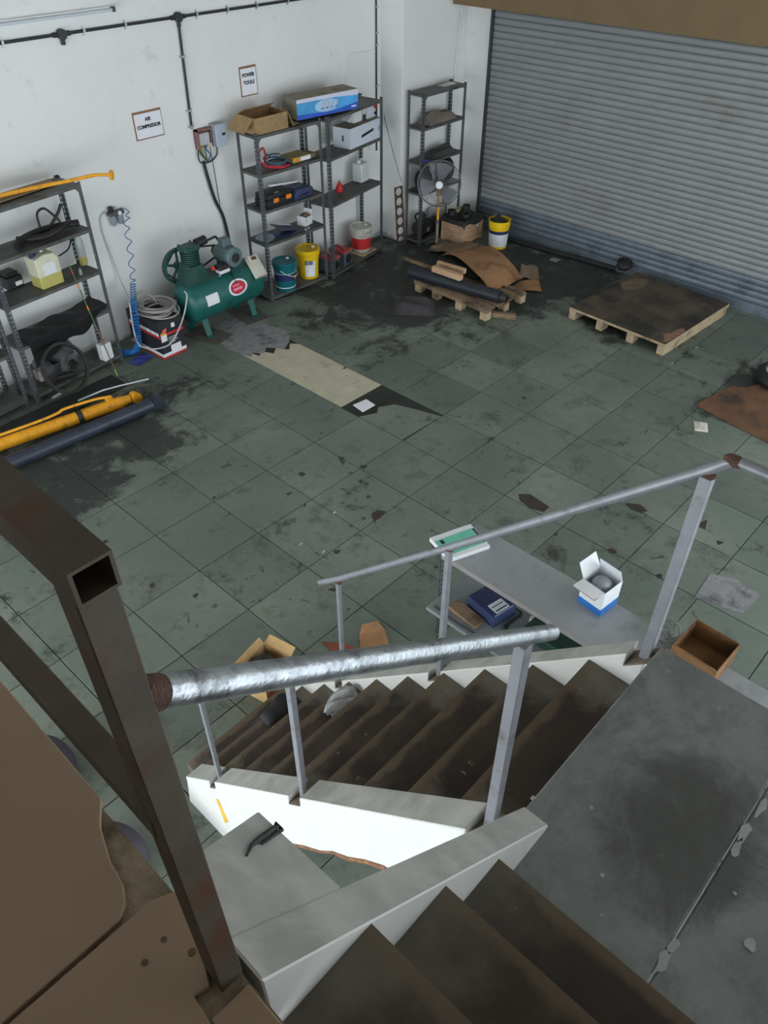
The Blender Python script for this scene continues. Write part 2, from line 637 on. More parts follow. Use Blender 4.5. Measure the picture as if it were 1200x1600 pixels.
def tread_mat(name, lo, hi):
    """bare concrete at the ends of a tread, trodden-in brown grime in the middle"""
    m = M(name, (90, 84, 76), rough=0.8, var=0)
    g = G(m)
    p = g.pos()
    o = g.xyz(g.obj())
    n = g.noise(p, 3.0, 8, 0.65)
    nb = g.noise(p, 7.0, 6, 0.6)
    c = g.mix(g.step(n, 0.3, 0.7), rgba((94, 89, 80)), rgba((116, 111, 100)))
    a = g.math('ADD', g.math('ABSOLUTE', g.math('ADD', o[0], 0.03)), g.math('MULTIPLY', g.math('SUBTRACT', nb, 0.5), 0.35))
    mask = g.step(a, hi, lo)
    c = g.mix(g.math('MULTIPLY', mask, 0.93), c, g.mix(g.step(n, 0.4, 0.66), rgba((44, 36, 30)), rgba((62, 50, 40))))
    # worn nosing
    nose = g.math('MULTIPLY', g.step(g.math('ADD', o[1], g.math('MULTIPLY', g.math('SUBTRACT', nb, 0.5), 0.10)), tR / 2 - 0.045, tR / 2 - 0.015), 0.6)
    c = g.mix(nose, c, rgba((112, 96, 76)))
    n3 = g.noise(p, 24, 4, 0.5)
    c = g.mix(g.math('MULTIPLY', g.step(n3, 0.70, 0.74), 0.5), c, rgba((150, 142, 128)))
    g.L.new(c, g.b.inputs['Base Color'])
    bp = g.N.new('ShaderNodeBump')
    bp.inputs['Strength'].default_value = 0.25
    bp.inputs['Distance'].default_value = 0.006
    g.L.new(g.noise(p, 28, 7, 0.65), bp.inputs['Height'])
    g.L.new(bp.outputs['Normal'], g.b.inputs['Normal'])
    return m


LAND = conc('landing_concrete', (122, 126, 126), (150, 154, 153), (78, 77, 73), 2.0, 0.7)
gl = G(LAND)
bc = gl.b.inputs['Base Color'].links[0].from_socket
pl_ = gl.pos()
bl = gl.math('MAXIMUM', gl.blob(pl_, -0.86, -3.98, 0.42, 0.34), gl.blob(pl_, -0.75, -4.45, 0.42, 0.30))
bn = gl.noise(pl_, 4.0, 9, 0.7, 0.5)
mt_ = gl.mix(gl.math('MULTIPLY', gl.step(gl.noise(pl_, 5.5, 10, 0.78), 0.44, 0.66), 0.45), bc, rgba((92, 92, 88)))
mt_ = gl.mix(gl.math('MULTIPLY', gl.step(gl.noise(pl_, 13.0, 8, 0.75, 0.8), 0.60, 0.72), 0.35), mt_, rgba((176, 178, 172)))
gl.L.new(gl.mix(gl.math('MULTIPLY', gl.step(gl.math('ADD', gl.math('MULTIPLY', bl, 0.42), bn), 0.56, 0.92), 0.72), mt_, rgba((64, 63, 60))), gl.b.inputs['Base Color'])
KERB = M('kerb_white_paint', (208, 208, 204), rough=0.6, var=0.05, scale=5, dirt=((196, 193, 186), 0.12, 6), coords='World')
KTOP = conc('kerb_top_concrete', (158, 158, 152), (184, 184, 178), (126, 122, 112), 6.0, 0.35)
TREAD = tread_mat('grimy_tread', 0.22, 0.36)
TREADU = tread_mat('grimy_upper_tread', 0.30, 0.62)
RUSTY = M('rusty_edge', (122, 84, 60), rough=0.9, var=0.35, scale=20, bump=0.5, dirt=((206, 160, 50), 0.25, 14))
RAWC = M('raw_cut_concrete', (112, 100, 88), rough=0.95, var=0.3, scale=20)

stair = thing('staircase', 'L-shaped concrete staircase with grimy brown treads, white kerbs and grey landing', 'staircase', (0, 0, 0))
NST = 10
for k in range(1, NST + 1):
    zt = zL - k * hR
    ya = Y0 + (k - 1) * tR
    zb = max(-0.002, zt - hR - 0.08)
    cx = (XF + XN) / 2
    wv = (XF - XN) / 2 + 0.01
    MB().box((-wv, -tR / 2 - 0.02, zb - zt), (wv, tR / 2, 0)).build('step', TREAD, stair, (cx, ya + tR / 2, zt), bevel=0.006, seg=2)


def top_near(y):
    return zL + 0.008 - (y - Y0) * hR / tR


def kerb(name, xa, xb, y0, y1, notches, drop, poly=None):
    """sloping kerb with a notch cut round each post; returns the part"""
    nd = 0.06
    mb = MB()
    low = poly or [(y0, top_near(y0) - nd), (y1, top_near(y1) - nd), (y1, max(0, top_near(y1) - drop)), (y0, top_near(y0) - drop)]
    mb.prism(low, 'x', xa, xb)
    o = mb.build(name, KERB, stair)
    ys = [y0]
    for c, w in notches:
        ys += [c - w, c + w]
    ys.append(y1)
    for i in range(0, len(ys), 2):
        a, b = ys[i], ys[i + 1]
        if b - a < 0.01:
            continue
        MB().prism([(a, top_near(a)), (b, top_near(b)), (b, top_near(b) - nd - 0.004), (a, top_near(a) - nd - 0.004)], 'x', xa, xb).build('kerb_block', KERB, o, bevel=0.003)
        MB().prism([(a + .004, top_near(a + .004) + 0.0018), (b - .004, top_near(b - .004) + 0.0018), (b - .004, top_near(b) - 0.012), (a + .004, top_near(a) - 0.012)], 'x', xa + 0.003, xb - 0.003).build('kerb_coping', KTOP, o)
    for c, w in notches:
        MB().prism([(c - w, top_near(c - w) - nd + .003), (c + w, top_near(c + w) - nd + .003), (c + w, top_near(c + w) - nd - .006), (c - w, top_near(c - w) - nd - .006)], 'x', xa - .001, xb + .001).build('notch_bed', RAWC, o)
    return o


NP = [(-1.925, 0.03), (-2.655, 0.04)]
FP = [(-1.987, 0.03), (-2.68, 0.035)]
# near kerb: its lower edge is broken off in a ragged line
pt = lambda a, b: tuple(P(a, b, x=XNO).yz)
endy = pt(289, 1210)[0]
poly = [(Y0, top_near(Y0) - 0.06), (endy, top_near(endy) - 0.06), pt(297, 1252), pt(352, 1312), pt(400, 1318), pt(452, 1318), pt(475, 1322), pt(500, 1330), pt(520, 1331), pt(545, 1340), pt(570, 1344), pt(602, 1354), (Y0, 1.88)]
nk = kerb('near_kerb', XNO, XN, Y0 + 0.03, endy, [(-3.55, 0.055)] + NP[::-1], 0.3, poly)
rag = [pt(452, 1318), pt(475, 1322), pt(500, 1330), pt(520, 1331), pt(545, 1340), pt(570, 1344), pt(602, 1354)]
MB().prism([(a, b + 0.006) for a, b in rag] + [(a + random.uniform(-.01, .01), b - random.uniform(0.012, 0.035)) for a, b in rag[::-1]], 'x', XNO - 0.004, XN - 0.02).build('broken_edge', RUSTY, nk)
MB().prism([pt(338, 1248), pt(341, 1248), pt(357, 1284), pt(352, 1286)], 'x', XNO - 0.002, XNO + 0.01).build('paint_drip', M('yellow_paint', (212, 170, 60), var=0.2), nk)
kerb('far_kerb', XF, XFO, Y0 + 0.03, -1.45, [(-3.565, 0.05)] + FP[::-1], 0.32)

# landing in two pours with an open joint between
land = bpy.data.objects.new('landing', None)
COL.objects.link(land)
land.parent = stair
XL = -0.318
XR1 = X0 - tR
yj0 = -4.08
MB().prism([(XR1 - 0.02, Y0), (XL, Y0), (XL, yj0 + 0.0025), (XR1 - 0.02, yj0 + 0.0025)], 'z', zL - 0.16, zL).build('landing_slab', LAND, land, bevel=0.005)
MB().prism([(XR1 - 0.02, yj0 - 0.0025), (XL, yj0 - 0.0025), (XL, -5.6), (XR1 - 0.02, -5.6)], 'z', zL - 0.16, zL - 0.002).build('landing_slab', LAND, land, bevel=0.005)
for x, y in ((-0.52, -3.82), (-0.52, -5.4), (-1.25, -5.4)):
    MB().box((x - .10, y - .10, 0), (x + .10, y + .10, zL - .155)).build('pillar', KTOP, land, bevel=.008)
WP = M('pale_splash', (170, 174, 172), rough=0.7, var=0.15)
for (px, py, r) in ((1172, 1476, 0.016), (941, 1368, 0.006), (833, 1246, 0.007), (924, 1262, 0.006), (1148, 1396, 0.005), (940, 1430, 0.003)):
    c = P(px, py, z=zL)
    MB().prism([(c.x + r * math.cos(a) * random.uniform(.7, 1.3), c.y + r * math.sin(a) * random.uniform(.7, 1.3)) for a in [i * PI / 5 for i in range(10)]], 'z', zL - 0.004, zL + 0.0012).build('paint_splash', WP, land)
for (px, py, s) in ((1036, 1504, 1.0), (1052, 1478, .7), (1165, 1300, 1.0), (1150, 1326, .8), (1188, 1262, .8)):
    a = P(px, py, z=zL)
    MB().prism([(a.x + s * .05 * math.cos(k * PI / 5) * random.uniform(.5, 1.2), a.y + s * .014 * math.sin(k * PI / 5) * random.uniform(.4, 1.4)) for k in range(10)], 'z', zL - 0.004, zL + 0.0010).build('plaster_smear', WP, land)

# upper flight
for k in range(1, 4):
    zt = zL + k * hR
    xb_ = X0 - k * tR
    MB().box((-0.6, -tR / 2 - 0.02, -hR - 0.07), (0.6, tR / 2, 0)).build('step', TREADU, stair, (xb_ - tR / 2, YC - 0.6 + 0.005, zt), (0, 0, -PI / 2), bevel=0.006, seg=2)
# kerb of the upper flight, widening to a ledge at its head
YO = -3.605


def top_up(x):
    return 2.346 + (-1.124 - x) * 0.9385


uk_pts = [(-1.124, top_up(-1.124)), (-2.040, top_up(-2.040)), (-2.040, top_up(-2.040) - 0.42), (-1.36, zL - 0.16), (-1.124, zL - 0.02)]
uk = MB().prism(uk_pts, 'y', YC, YO).build('upper_kerb', KERB, stair, bevel=0.003)
MB().prism([(-1.128, top_up(-1.128) + .0015), (-2.036, top_up(-2.036) + .0015), (-2.036, top_up(-2.036) - .01), (-1.128, top_up(-1.128) - .01)], 'y', YC + 0.003, YO - 0.003).build('kerb_coping', KTOP, uk)
led = [(-1.826, -3.39), (-1.995, -3.45), (-2.040, YO), (-1.816, YO)]
MB().slab([(x, y, top_up(x)) for x, y in led], (0, 0, -0.07)).build('ledge', KTOP, uk, bevel=0.003)
RUB = M('black_rubber', (30, 30, 32), rough=0.6, var=0.3, bump=0.3)


def onled(px, py):
    d = RM @ Vector(((px - 600) / FPX, -(py - 800) / FPX, -1))
    kk = 0.9385
    t = (2.346 - 1.124 * kk - CAM.z - kk * CAM.x) / (d.z + kk * d.x)
    return CAM + d * t


tag(MB().tube([onled(386, 1338) + Vector((0, 0, .003)), onled(394, 1322) + Vector((0, 0, .004)), onled(405, 1314) + Vector((0, 0, .005)), onled(432, 1294) + Vector((0, 0, .004)), onled(430, 1290) + Vector((0, 0, .008)), onled(441, 1298) + Vector((0, 0, .004)), onled(410, 1320) + Vector((0, 0, .004))], [.002, .004, .006, .006, .005, .004, .002], n=6).build('rubber_strip', RUB),
    'twisted black rubber strip lying on the pale concrete stair ledge', 'rubber strip')

# ---- upper floor with its broken beige tiles
UCON = M('raw_cement_edge', (146, 132, 112), rough=0.95, var=0.25, scale=16, bump=0.7, dirt=((92, 76, 60), 0.45, 12), coords='World')
BEIGE = M('beige_floor_tile', (156, 133, 108), rough=0.45, var=0.05, scale=3, coords='World', dirt=((120, 96, 76), 0.05, 9))
uf = struct(MB().box((-5.8, -6.8, zU - 0.19), (XU, -1.4, zU - 0.012)).build('floor_upper', UCON))
U = lambda a, b: tuple(P(a, b, z=zU).xy)
yj = -3.477
def ppoly(pts, name='tile', mat=BEIGE, parent=uf, z0=zU - 0.014, z1=zU):
    return MB().prism(pts, 'z', z0, z1).build(name, mat, parent, bevel=0.0015)
ppoly([(XU + 0.006, -1.4), (XU + 0.006, U(152, 1252)[1]), U(156, 1290), U(172, 1345), U(192, 1380), U(196, 1412), U(188, 1436), (-2.66, yj + 0.002), (-2.66, -1.4)])
ppoly([U(196, 1440), U(232, 1408), (XU + 0.004, U(276, 1392)[1]), U(300, 1450), U(320, 1502), U(328, 1540), U(302, 1556), U(318, 1580), U(328, 1598), (-2.16, -4.1), (-2.66, -4.1), (-2.66, yj - 0.002)])
ppoly([U(330, 1592), U(388, 1537), (XU - 0.004, U(414, 1546)[1]), (XU - 0.002, -4.9), (-2.155, -4.9), (-2.157, -4.1)])
BRSPOT = M('brown_spot', (96, 78, 56), var=0.2)
for (px, py, r) in ((256, 1468, .0045), (226, 1504, .005), (300, 1488, .006)):
    c = P(px, py, z=zU)
    MB().cyl((c.x, c.y, zU - .002), (c.x, c.y, zU + .0006), r, n=10).build('floor_spot', BRSPOT, uf)

# ================================================================== railings
GALV = M('galvanised_pipe', (176, 182, 186), rough=0.32, metal=0.8, var=0.14, scale=30, bump=0.15, dirt=((92, 92, 92), 0.35, 22), coords='World')
GPOST = M('galvanised_post', (142, 144, 150), rough=0.5, metal=0.4, var=0.12, scale=18, dirt=((86, 78, 72), 0.25, 9), coords='World')
DTUBE = M('brown_steel_tube', (84, 75, 63), rough=0.6, metal=0.2, var=0.2, scale=14, dirt=((92, 48, 34), 0.3, 9), coords='World', bump=0.1)
WELD = M('rusty_weld', (92, 66, 56), rough=0.85, var=0.35, scale=40, bump=0.6)


def sq(mb, a, b, w, rot=0.0):
    """square tube between two points"""
    a, b = Vector(a), Vector(b)
    ax = (b - a).normalized()
    u = Vector((1, 0, 0)) if abs(ax.z) > 0.5 else Vector((0, 0, 1))
    u = (u - ax * u.dot(ax)).normalized()
    w2 = ax.cross(u)
    h = w / 2
    vs = []
    for p in (a, b):
        for s1, s2 in ((-1, -1), (1, -1), (1, 1), (-1, 1)):
            vs.append(p + u * h * s1 + w2 * h * s2)
    return mb.add(vs, [(3, 2, 1, 0), (4, 5, 6, 7), (0, 1, 5, 4), (1, 2, 6, 5), (2, 3, 7, 6), (3, 0, 4, 7)])


def hollow(mb, a, b, w, th):
    """open-ended square tube between two level points"""
    ax = (b - a).normalized()
    u = Vector((0, 0, 1))
    s = ax.cross(u)
    vs = []
    for p in (a, b):
        for h in (w / 2, w / 2 - th):
            for i, j in ((-1, -1), (1, -1), (1, 1), (-1, 1)):
                vs.append(p + u * h * i + s * h * j)
    fs = []
    for i in range(4):
        j = (i + 1) % 4
        fs += [(i, j, 8 + j, 8 + i), (4 + j, 4 + i, 12 + i, 12 + j), (j, i, 4 + i, 4 + j), (8 + i, 8 + j, 12 + j, 12 + i)]
    return mb.add(vs, fs)


# far railing of the lower flight and round the landing
XFP = -0.316
fr = thing('stair_railing', 'thin grey pipe railing on the outer side of the lower flight and landing', 'railing', (XFP, -2.68, 1.40))
o0 = Vector(fr.location)
for y, zt, w in ((-1.987, 1.50, .022), (-2.68, 2.185, .026), (-3.566, 3.045, .036)):
    mb = MB()
    sq(mb, Vector((XFP, y, max(top_near(y) - 0.06, 0))) - o0, Vector((XFP, y, zt)) - o0, w)
    mb.build('post', GPOST, fr, bevel=0.002)
    MB().ball(Vector((XFP, y, zt + 0.004)) - o0, (0.018, 0.024, 0.012), 10, 6).build('weld', WELD, fr)
rl = [(XFP, -1.842, 1.397), (XFP, -1.987, 1.525), (XFP, -2.68, 2.195), (XFP, -3.566, 3.07), (XFP, -3.608, 3.118), (XFP, -3.64, 3.128), (XFP, -5.4, 3.135)]
MB().tube([Vector(p) - o0 for p in rl], 0.0165, 12).build('handrail_pipe', GPOST, fr)
MB().ball(Vector((XFP, -3.622, 3.125)) - o0, (0.0185, 0.036, 0.0185), 12, 8).build('weld', WELD, fr)

# near railing of the lower flight
XNP = -1.185
nr = thing('stair_railing', 'grey square-post railing on the inner side of the lower flight, under the thick pipe', 'railing', (XNP, -2.655, 1.37))
o0 = Vector(nr.location)
for y, zt, w in ((-1.925, 1.40, .022), (-2.655, 2.15, .027), (-3.55, 3.075, .031)):
    mb = MB()
    sq(mb, Vector((XNP - (0.012 if y < -3 else 0), y, top_near(y) - 0.06)) - o0, Vector((XNP - (0.012 if y < -3 else 0), y, zt)) - o0, w)
    mb.build('post', GPOST, nr, bevel=0.002)
MB().tube([Vector(p) - o0 for p in ((XNP, -1.87, 1.36), (XNP, -2.655, 2.16), (XNP - .004, -3.50, 3.03))], 0.013, 10).build('handrail_pipe', GPOST, nr)

# thick pipe of the upper flight and the dark tube railing of the upper floor
pa, pb = P(216, 1086, y=-3.612), P(862, 988, y=-3.585)
ph = thing('pipe_handrail', 'thick galvanised pipe handrail sloping down from the dark upper post to the landing', 'handrail', pa)
MB().tube([Vector((0, 0, 0)), (pb - pa) * 0.5, (pb - pa)], 0.0178, 24).build('pipe', GALV, ph)
MB().cyl((pb - pa) * 0.9985, (pb - pa) * 1.003, 0.0165, n=20).build('rusty_end', WELD, ph)
MB().lathe([(.0182, 0), (.0190, .002), (.0187, .014), (.0184, .022), (.0180, .026)], 20, (pb - pa) * 0.0, Vector((0, 0, 1)).rotation_difference(pb - pa).to_matrix()).build('weld', WELD, ph)
ur = thing('upper_railing', 'dark brown square-tube railing along the edge of the upper floor', 'railing', (-2.068, -3.641, zU))
o0 = Vector(ur.location)
mb = MB()
ptop = Vector((-2.057, -3.606, 3.955))
sq(mb, Vector((0, 0, -0.06)), ptop - o0, 0.036)
mb.build('post', DTUBE, ur, bevel=0.0015)
mb = MB()
ra = P(150, 862, z=3.975)
hollow(mb, Vector((-2.056, -3.629, 3.972)) - o0, Vector((-2.056, -1.5, 3.972)) - o0, 0.038, 0.0035)
mb.build('top_rail', DTUBE, ur)
mb = MB()
sq(mb, Vector((-2.066, -3.62, 3.60)) - o0, Vector((-2.066, -1.5, 3.60)) - o0, 0.032)
mb.build('lower_rail', DTUBE, ur, bevel=0.0015)

# ================================================================== steel racks
def rack_mat(name, rgb):
    m = M(name, rgb, rough=0.55, metal=0.3, var=0.12, scale=6)
    g = G(m)
    o = g.xyz(g.obj())
    f = g.math('ABSOLUTE', g.math('SUBTRACT', g.math('FRACT', g.math('DIVIDE', o[2], 0.045)), 0.5))
    a = g.math('MAXIMUM', g.math('ABSOLUTE', o[0]), g.math('ABSOLUTE', o[1]))
    w = g.math('ABSOLUTE', g.math('SUBTRACT', a, 0.024))
    hole = g.math('MULTIPLY', g.math('LESS_THAN', f, 0.2), g.math('LESS_THAN', w, 0.006))
    g.L.new(g.math('SUBTRACT', 1.0, hole), g.b.inputs['Alpha'])
    return m


POSTM = rack_mat('slotted_angle_steel', (84, 88, 92))
SHELFM = M('shelf_steel', (92, 94, 92), rough=0.6, metal=0.2, var=0.15, scale=5, dirt=((60, 58, 52), 0.45, 3.5))


def rack(name, label, fl, fr, depth, levels, H=1.985, group='slotted-angle steel racks'):
    fl, fr = Vector((fl[0], fl[1], 0)), Vector((fr[0], fr[1], 0))
    d = fr - fl
    W = d.length
    t = thing(name, label, 'rack', fl, math.atan2(d.y, d.x), group)
    a, th = 0.04, 0.003
    for sx, sy, x, y in ((1, 1, 0, 0), (-1, 1, W, 0), (1, -1, 0, depth), (-1, -1, W, depth)):
        mb = MB().box((min(0, sx * a), min(0, sy * th), 0), (max(0, sx * a), max(0, sy * th), H)).box((min(0, sx * th), min(0, sy * a), 0), (max(0, sx * th), max(0, sy * a), H))
        mb.build('post', POSTM, t, (x, y, 0), smooth=0)
    for i, z in enumerate(levels):
        s = MB().box((0.004, 0.004, z - 0.004), (W - 0.004, depth - 0.004, z)).box((0.004, 0.0035, z - 0.032), (W - 0.004, 0.006, z)).box((0.004, depth - 0.006, z - 0.032), (W - 0.004, depth - 0.0035, z)).box((0.004, 0.004, z - 0.032), (0.006, depth - 0.004, z)).box((W - 0.006, 0.004, z - 0.032), (W - 0.004, depth - 0.004, z))
        s.build('shelf', SHELFM, t, smooth=0)
    for x, s in ((0.004, 1), (W - 0.004, -1)):
        MB().prism([(x, levels[0]), (x + s * 0.11, levels[0]), (x + s * 0.055, levels[0] - 0.045), (x, levels[0] - 0.12)], 'y', -0.003, 0.0).build('gusset', SHELFM, t, smooth=0)
    t['W'] = W
    return t


r1 = rack('storage_rack', 'grey steel rack holding a torn brown carton over blue and yellow pails', (3.534, 3.221), (4.499, 3.196), 0.36, (1.955, 1.54, 1.13, 0.735, 0.06))
r2 = rack('storage_rack', 'grey steel rack with a white metal drawer unit and a white jerrycan', (4.565, 3.150), (5.714, 3.340), 0.36, (1.955, 1.51, 0.955, 0.05))
rA = rack('storage_rack', 'grey steel rack with the yellowish jerrycan and black tarpaulin', (0.33, 3.185), (1.43, 3.307), 0.36, (1.93, 1.50, 1.065, 0.64, 0.10), H=1.95)
rB = rack('storage_rack', 'grey steel rack beyond the black cased box, cut off by the picture edge', (-0.80, 3.06), (0.255, 3.20), 0.36, (1.93, 1.50, 1.065, 0.62, 0.10), H=1.95)
rC_fr = P(737, 127, z=1.965)
r3 = rack('storage_rack', 'grey steel rack with dusty folded sacks behind the pedestal fan', (6.20, 3.065), (7.08, 3.065), 0.275, (1.965, 1.56, 1.12, 0.72, 0.06))
for r_ in (r1, r2, rA, rB, r3):
    del r_['W']

# ================================================================== helpers for goods
CARD = M('cardboard', (172, 138, 98), rough=0.9, var=0.12, scale=7, bump=0.1, dirt=((120, 90, 58), 0.25, 5))
CARDG = M('dusty_cardboard', (134, 116, 90), rough=0.95, var=0.18, scale=5, bump=0.15, dirt=((98, 84, 64), 0.4, 4))
CARDIN = M('cardboard_inside', (156, 122, 84), rough=0.95, var=0.2, scale=6)
WHITE = M('white_plastic', (226, 229, 232), rough=0.5, var=0.04, scale=6)
PAPER = M('white_paper', (230, 232, 240), rough=0.8, var=0.03, scale=9)
BLACK = M('black_plastic', (28, 29, 31), rough=0.5, var=0.25, scale=8)
INK = M('black_ink', (30, 30, 34), rough=0.8, var=0.1)
RED = M('red_plastic', (196, 44, 44), rough=0.5, var=0.12)
WOOD = M('pale_wood', (176, 156, 126), rough=0.85, var=0.2, scale=12, bump=0.2, dirt=((96, 76, 56), 0.35, 6))
OLDW = M('old_wood', (140, 118, 94), rough=0.9, var=0.25, scale=10, bump=0.3, dirt=((60, 48, 38), 0.45, 5))
GREYM = M('machine_grey', (96, 98, 100), rough=0.55, metal=0.3, var=0.2, scale=8, dirt=((46, 44, 42), 0.45, 6))
DGREY = M('dark_greasy_metal', (52, 50, 50), rough=0.5, metal=0.3, var=0.3, scale=9, bump=0.2)
GREASE = M('greasy_black', (30, 29, 28), rough=0.55, var=0.4, scale=12, bump=0.5)
YEL = M('yellow_paint_metal', (226, 158, 30), rough=0.5, var=0.12, scale=6, dirt=((120, 74, 30), 0.28, 12))
BLUED = M('dark_blue_paint', (46, 53, 66), rough=0.4, var=0.15, scale=6, dirt=((30, 32, 38), 0.3, 7))
TARP = M('black_tarpaulin', (34, 36, 38), rough=0.7, var=0.3, scale=7, bump=0.6)
GREENM = M('compressor_green', (22, 92, 86), rough=0.42, var=0.12, scale=5, dirt=((16, 60, 58), 0.3, 6))
DGREEN = M('dark_green_castiron', (24, 68, 62), rough=0.55, var=0.22, scale=10, bump=0.2)
MOTORG = M('motor_grey_green', (90, 112, 114), rough=0.5, var=0.12, scale=8)
CHROME = M('pale_steel', (170, 176, 180), rough=0.35, metal=0.6, var=0.1)


def one(name, mb, mat, label, cat, loc=(0, 0, 0), rot=(0, 0, 0), group=None, **kw):
    return tag(mb.build(name, mat, None, loc, rot, **kw), label, cat, group)


def carton(t, w, d, h, mat=None, inner=None, th=0.006, flaps=None, fl=0.5, closed=False):
    """open cardboard box, origin at the middle of its base; flaps: dict side -> opening angle in degrees (0 straight up, 90 flat out, >90 hanging)"""
    mat = mat or CARD
    x, y = w / 2, d / 2
    for a, b in (((-x, -y, 0), (x, -y + th, h)), ((-x, y - th, 0), (x, y, h)), ((-x, -y + th, 0), (-x + th, y - th, h)), ((x - th, -y + th, 0), (x, y - th, h))):
        MB().box(a, b).build('side', mat, t, smooth=0)
    MB().box((-x + th, -y + th, 0), (x - th, y - th, th)).build('bottom', inner or mat, t, smooth=0)
    if closed:
        MB().box((-x, -y, h - th), (x, y, h)).build('top', mat, t, smooth=0)
    for s, ang in (flaps or {}).items():
        a = math.radians(ang)
        ln = (d if s in 'FB' else w) * fl
        wd = (w if s in 'FB' else d) * 0.97
        du, dz = math.sin(a) * ln, math.cos(a) * ln
        mb = MB()
        sx = {'L': -1, 'R': 1}.get(s, 0)
        sy = {'F': -1, 'B': 1}.get(s, 0)
        e = Vector((sx * x, sy * y, h))
        out = Vector((sx, sy, 0)) * du + Vector((0, 0, dz))
        side = Vector((-sy, sx, 0)) * wd / 2
        nrm = out.cross(side).normalized() * th * 0.8
        pts = [e - side, e + side, e + side * 0.93 + out, e - side * 0.96 + out]
        mb.slab(pts, nrm)
        mb.build('flap', mat, t, smooth=0)


def bail(mb, r, z, drop, tilt, n=14):
    pts = []
    for i in range(n + 1):
        a = PI * i / n
        pts.append(Vector((r * math.cos(a), -math.sin(a) * drop * math.cos(tilt) - 0.0, z - math.sin(a) * drop * math.sin(tilt))))
    return mb.tube(pts, 0.0035, 6)


def pail(name, label, loc, rb, rt, h, body, lid=None, bands=(), bail_=None, rotz=0.0, group='plastic pails', patches=(), open_=False, fill=None):
    t = thing(name, label, 'bucket', loc, rotz, group)
    rr = lambda z: rb + (rt - rb) * z / h
    if open_:
        MB().lathe([(rb, 0), (rr(h * .8), h * .8), (rr(h * .8) + .008, h * .8), (rr(h * .83) + .008, h * .83), (rr(h * .9), h * .84), (rt, h * .98), (rt + .008, h * .985), (rt + .008, h), (rt - .004, h), (rb - .004, 0.012)], 32).build('body', body, t)
    else:
        MB().lathe([(rb * .96, 0), (rb, .008), (rr(h * .80), h * .80), (rr(h * .8) + .009, h * .805), (rr(h * .83) + .009, h * .83), (rr(h * .84), h * .835), (rt, h * .93)], 32).build('body', body, t)
        MB().lathe([(rt + .009, h * .89), (rt + .011, h * .90), (rt + .011, h * .985), (rt + .006, h), (rt - .010, h), (rt - .018, h - .010), (.001, h - .010)], 32).build('lid', lid or body, t)
        MB().cyl((rt * .55, -rt * .1, h - .011), (rt * .55, -rt * .1, h + .006), .022, n=14).build('spout_cap', WHITE, t)
    for z0, z1, mt in bands:
        MB().lathe([(rr(z0) + .0005, z0), (rr(z0) + .0018, z0 + .001), (rr(z1) + .0018, z1 - .001), (rr(z1) + .0005, z1)], 32).build('label_band', mt, t)
    for a0, a1, z0, z1, mt in patches:
        def fn(u, v, a0=a0, a1=a1, z0=z0, z1=z1):
            a = math.radians(a0 + (a1 - a0) * u)
            z = z0 + (z1 - z0) * v
            r = rr(z) + .0025
            return (r * math.cos(a), r * math.sin(a), z)
        MB().sheet(fn, 8, 1).build('printed_label', mt, t)
    if bail_:
        mb = MB()
        z, drop, tilt = bail_
        r = rr(z) + 0.012
        pts = []
        for i in range(17):
            a = PI * i / 16
            pts.append(Vector((r * math.cos(a), -math.sin(a) * (r + .004), z - math.sin(a) * drop)))
        mb.tube(pts, 0.004, 6).build('bail_handle', WHITE, t)
    if fill:
        fill(t, rt, h)
    return t


# ================================================================== on and by the first rack
SIGNB = M('brown_backing_board', (140, 104, 82), rough=0.8, var=0.1)


def sign(lines, label, c0, c1, c2, c3, ts):
    pts = [P(*c, y=YW - 0.012) for c in (c0, c1, c2, c3)]
    ctr = sum(pts, Vector()) / 4
    w = ((pts[1] - pts[0]).length + (pts[2] - pts[3]).length) / 2
    h = ((pts[3] - pts[0]).length + (pts[2] - pts[1]).length) / 2
    t = thing('wall_sign', label, 'sign', (ctr.x, YW, ctr.z), 0, 'printed wall signs')
    MB().box((-w / 2, -.008, -h / 2), (w / 2, 0.001, h / 2)).build('backing', SIGNB, t)
    MB().box((-w / 2 + .012, -.0095, -h / 2 + .012), (w / 2 - .008, -.007, h / 2 - .022)).build('sheet', PAPER, t)
    for i, s in enumerate(lines):
        text(s, 'lettering', INK, ts, t, (0, -.0105, h * .20 - i * ts * 1.5), (PI / 2, 0, 0), bold=0.0022)
    return t


sign(['AIR', 'COMPRESSOR'], 'white paper sign on brown board reading AIR COMPRESSOR', (207, 178), (250, 167), (258, 211), (214, 221), 0.046)
sign(['POWER', 'TOOLS'], 'white paper sign on brown board reading POWER TOOLS', (373, 107), (399, 99), (404, 146), (379, 153), 0.050)

# torn brown carton on top of rack one
c = P(420, 207, z=1.96)
t = thing('open_carton', 'torn open brown carton with a flap hanging over the rack edge', 'carton', (3.80, 3.40, 1.958), -0.03)
carton(t, .47, .32, .17, M('dusty_brown_carton', (158, 130, 92), rough=.95, var=.14, dirt=((128, 110, 84), .4, 6)), CARDIN, flaps={'L': 132, 'B': -62, 'R': 150}, fl=0.42)
one('scrap_cardboard', MB().slab([(0, 0, .008), (.10, .01, .02), (.12, .10, .015), (.02, .09, .006)], (0, 0, -.004)), CARDG, 'crumpled cardboard scrap between the torn carton and the blue box', 'cardboard', (4.10, 3.235, 1.958))
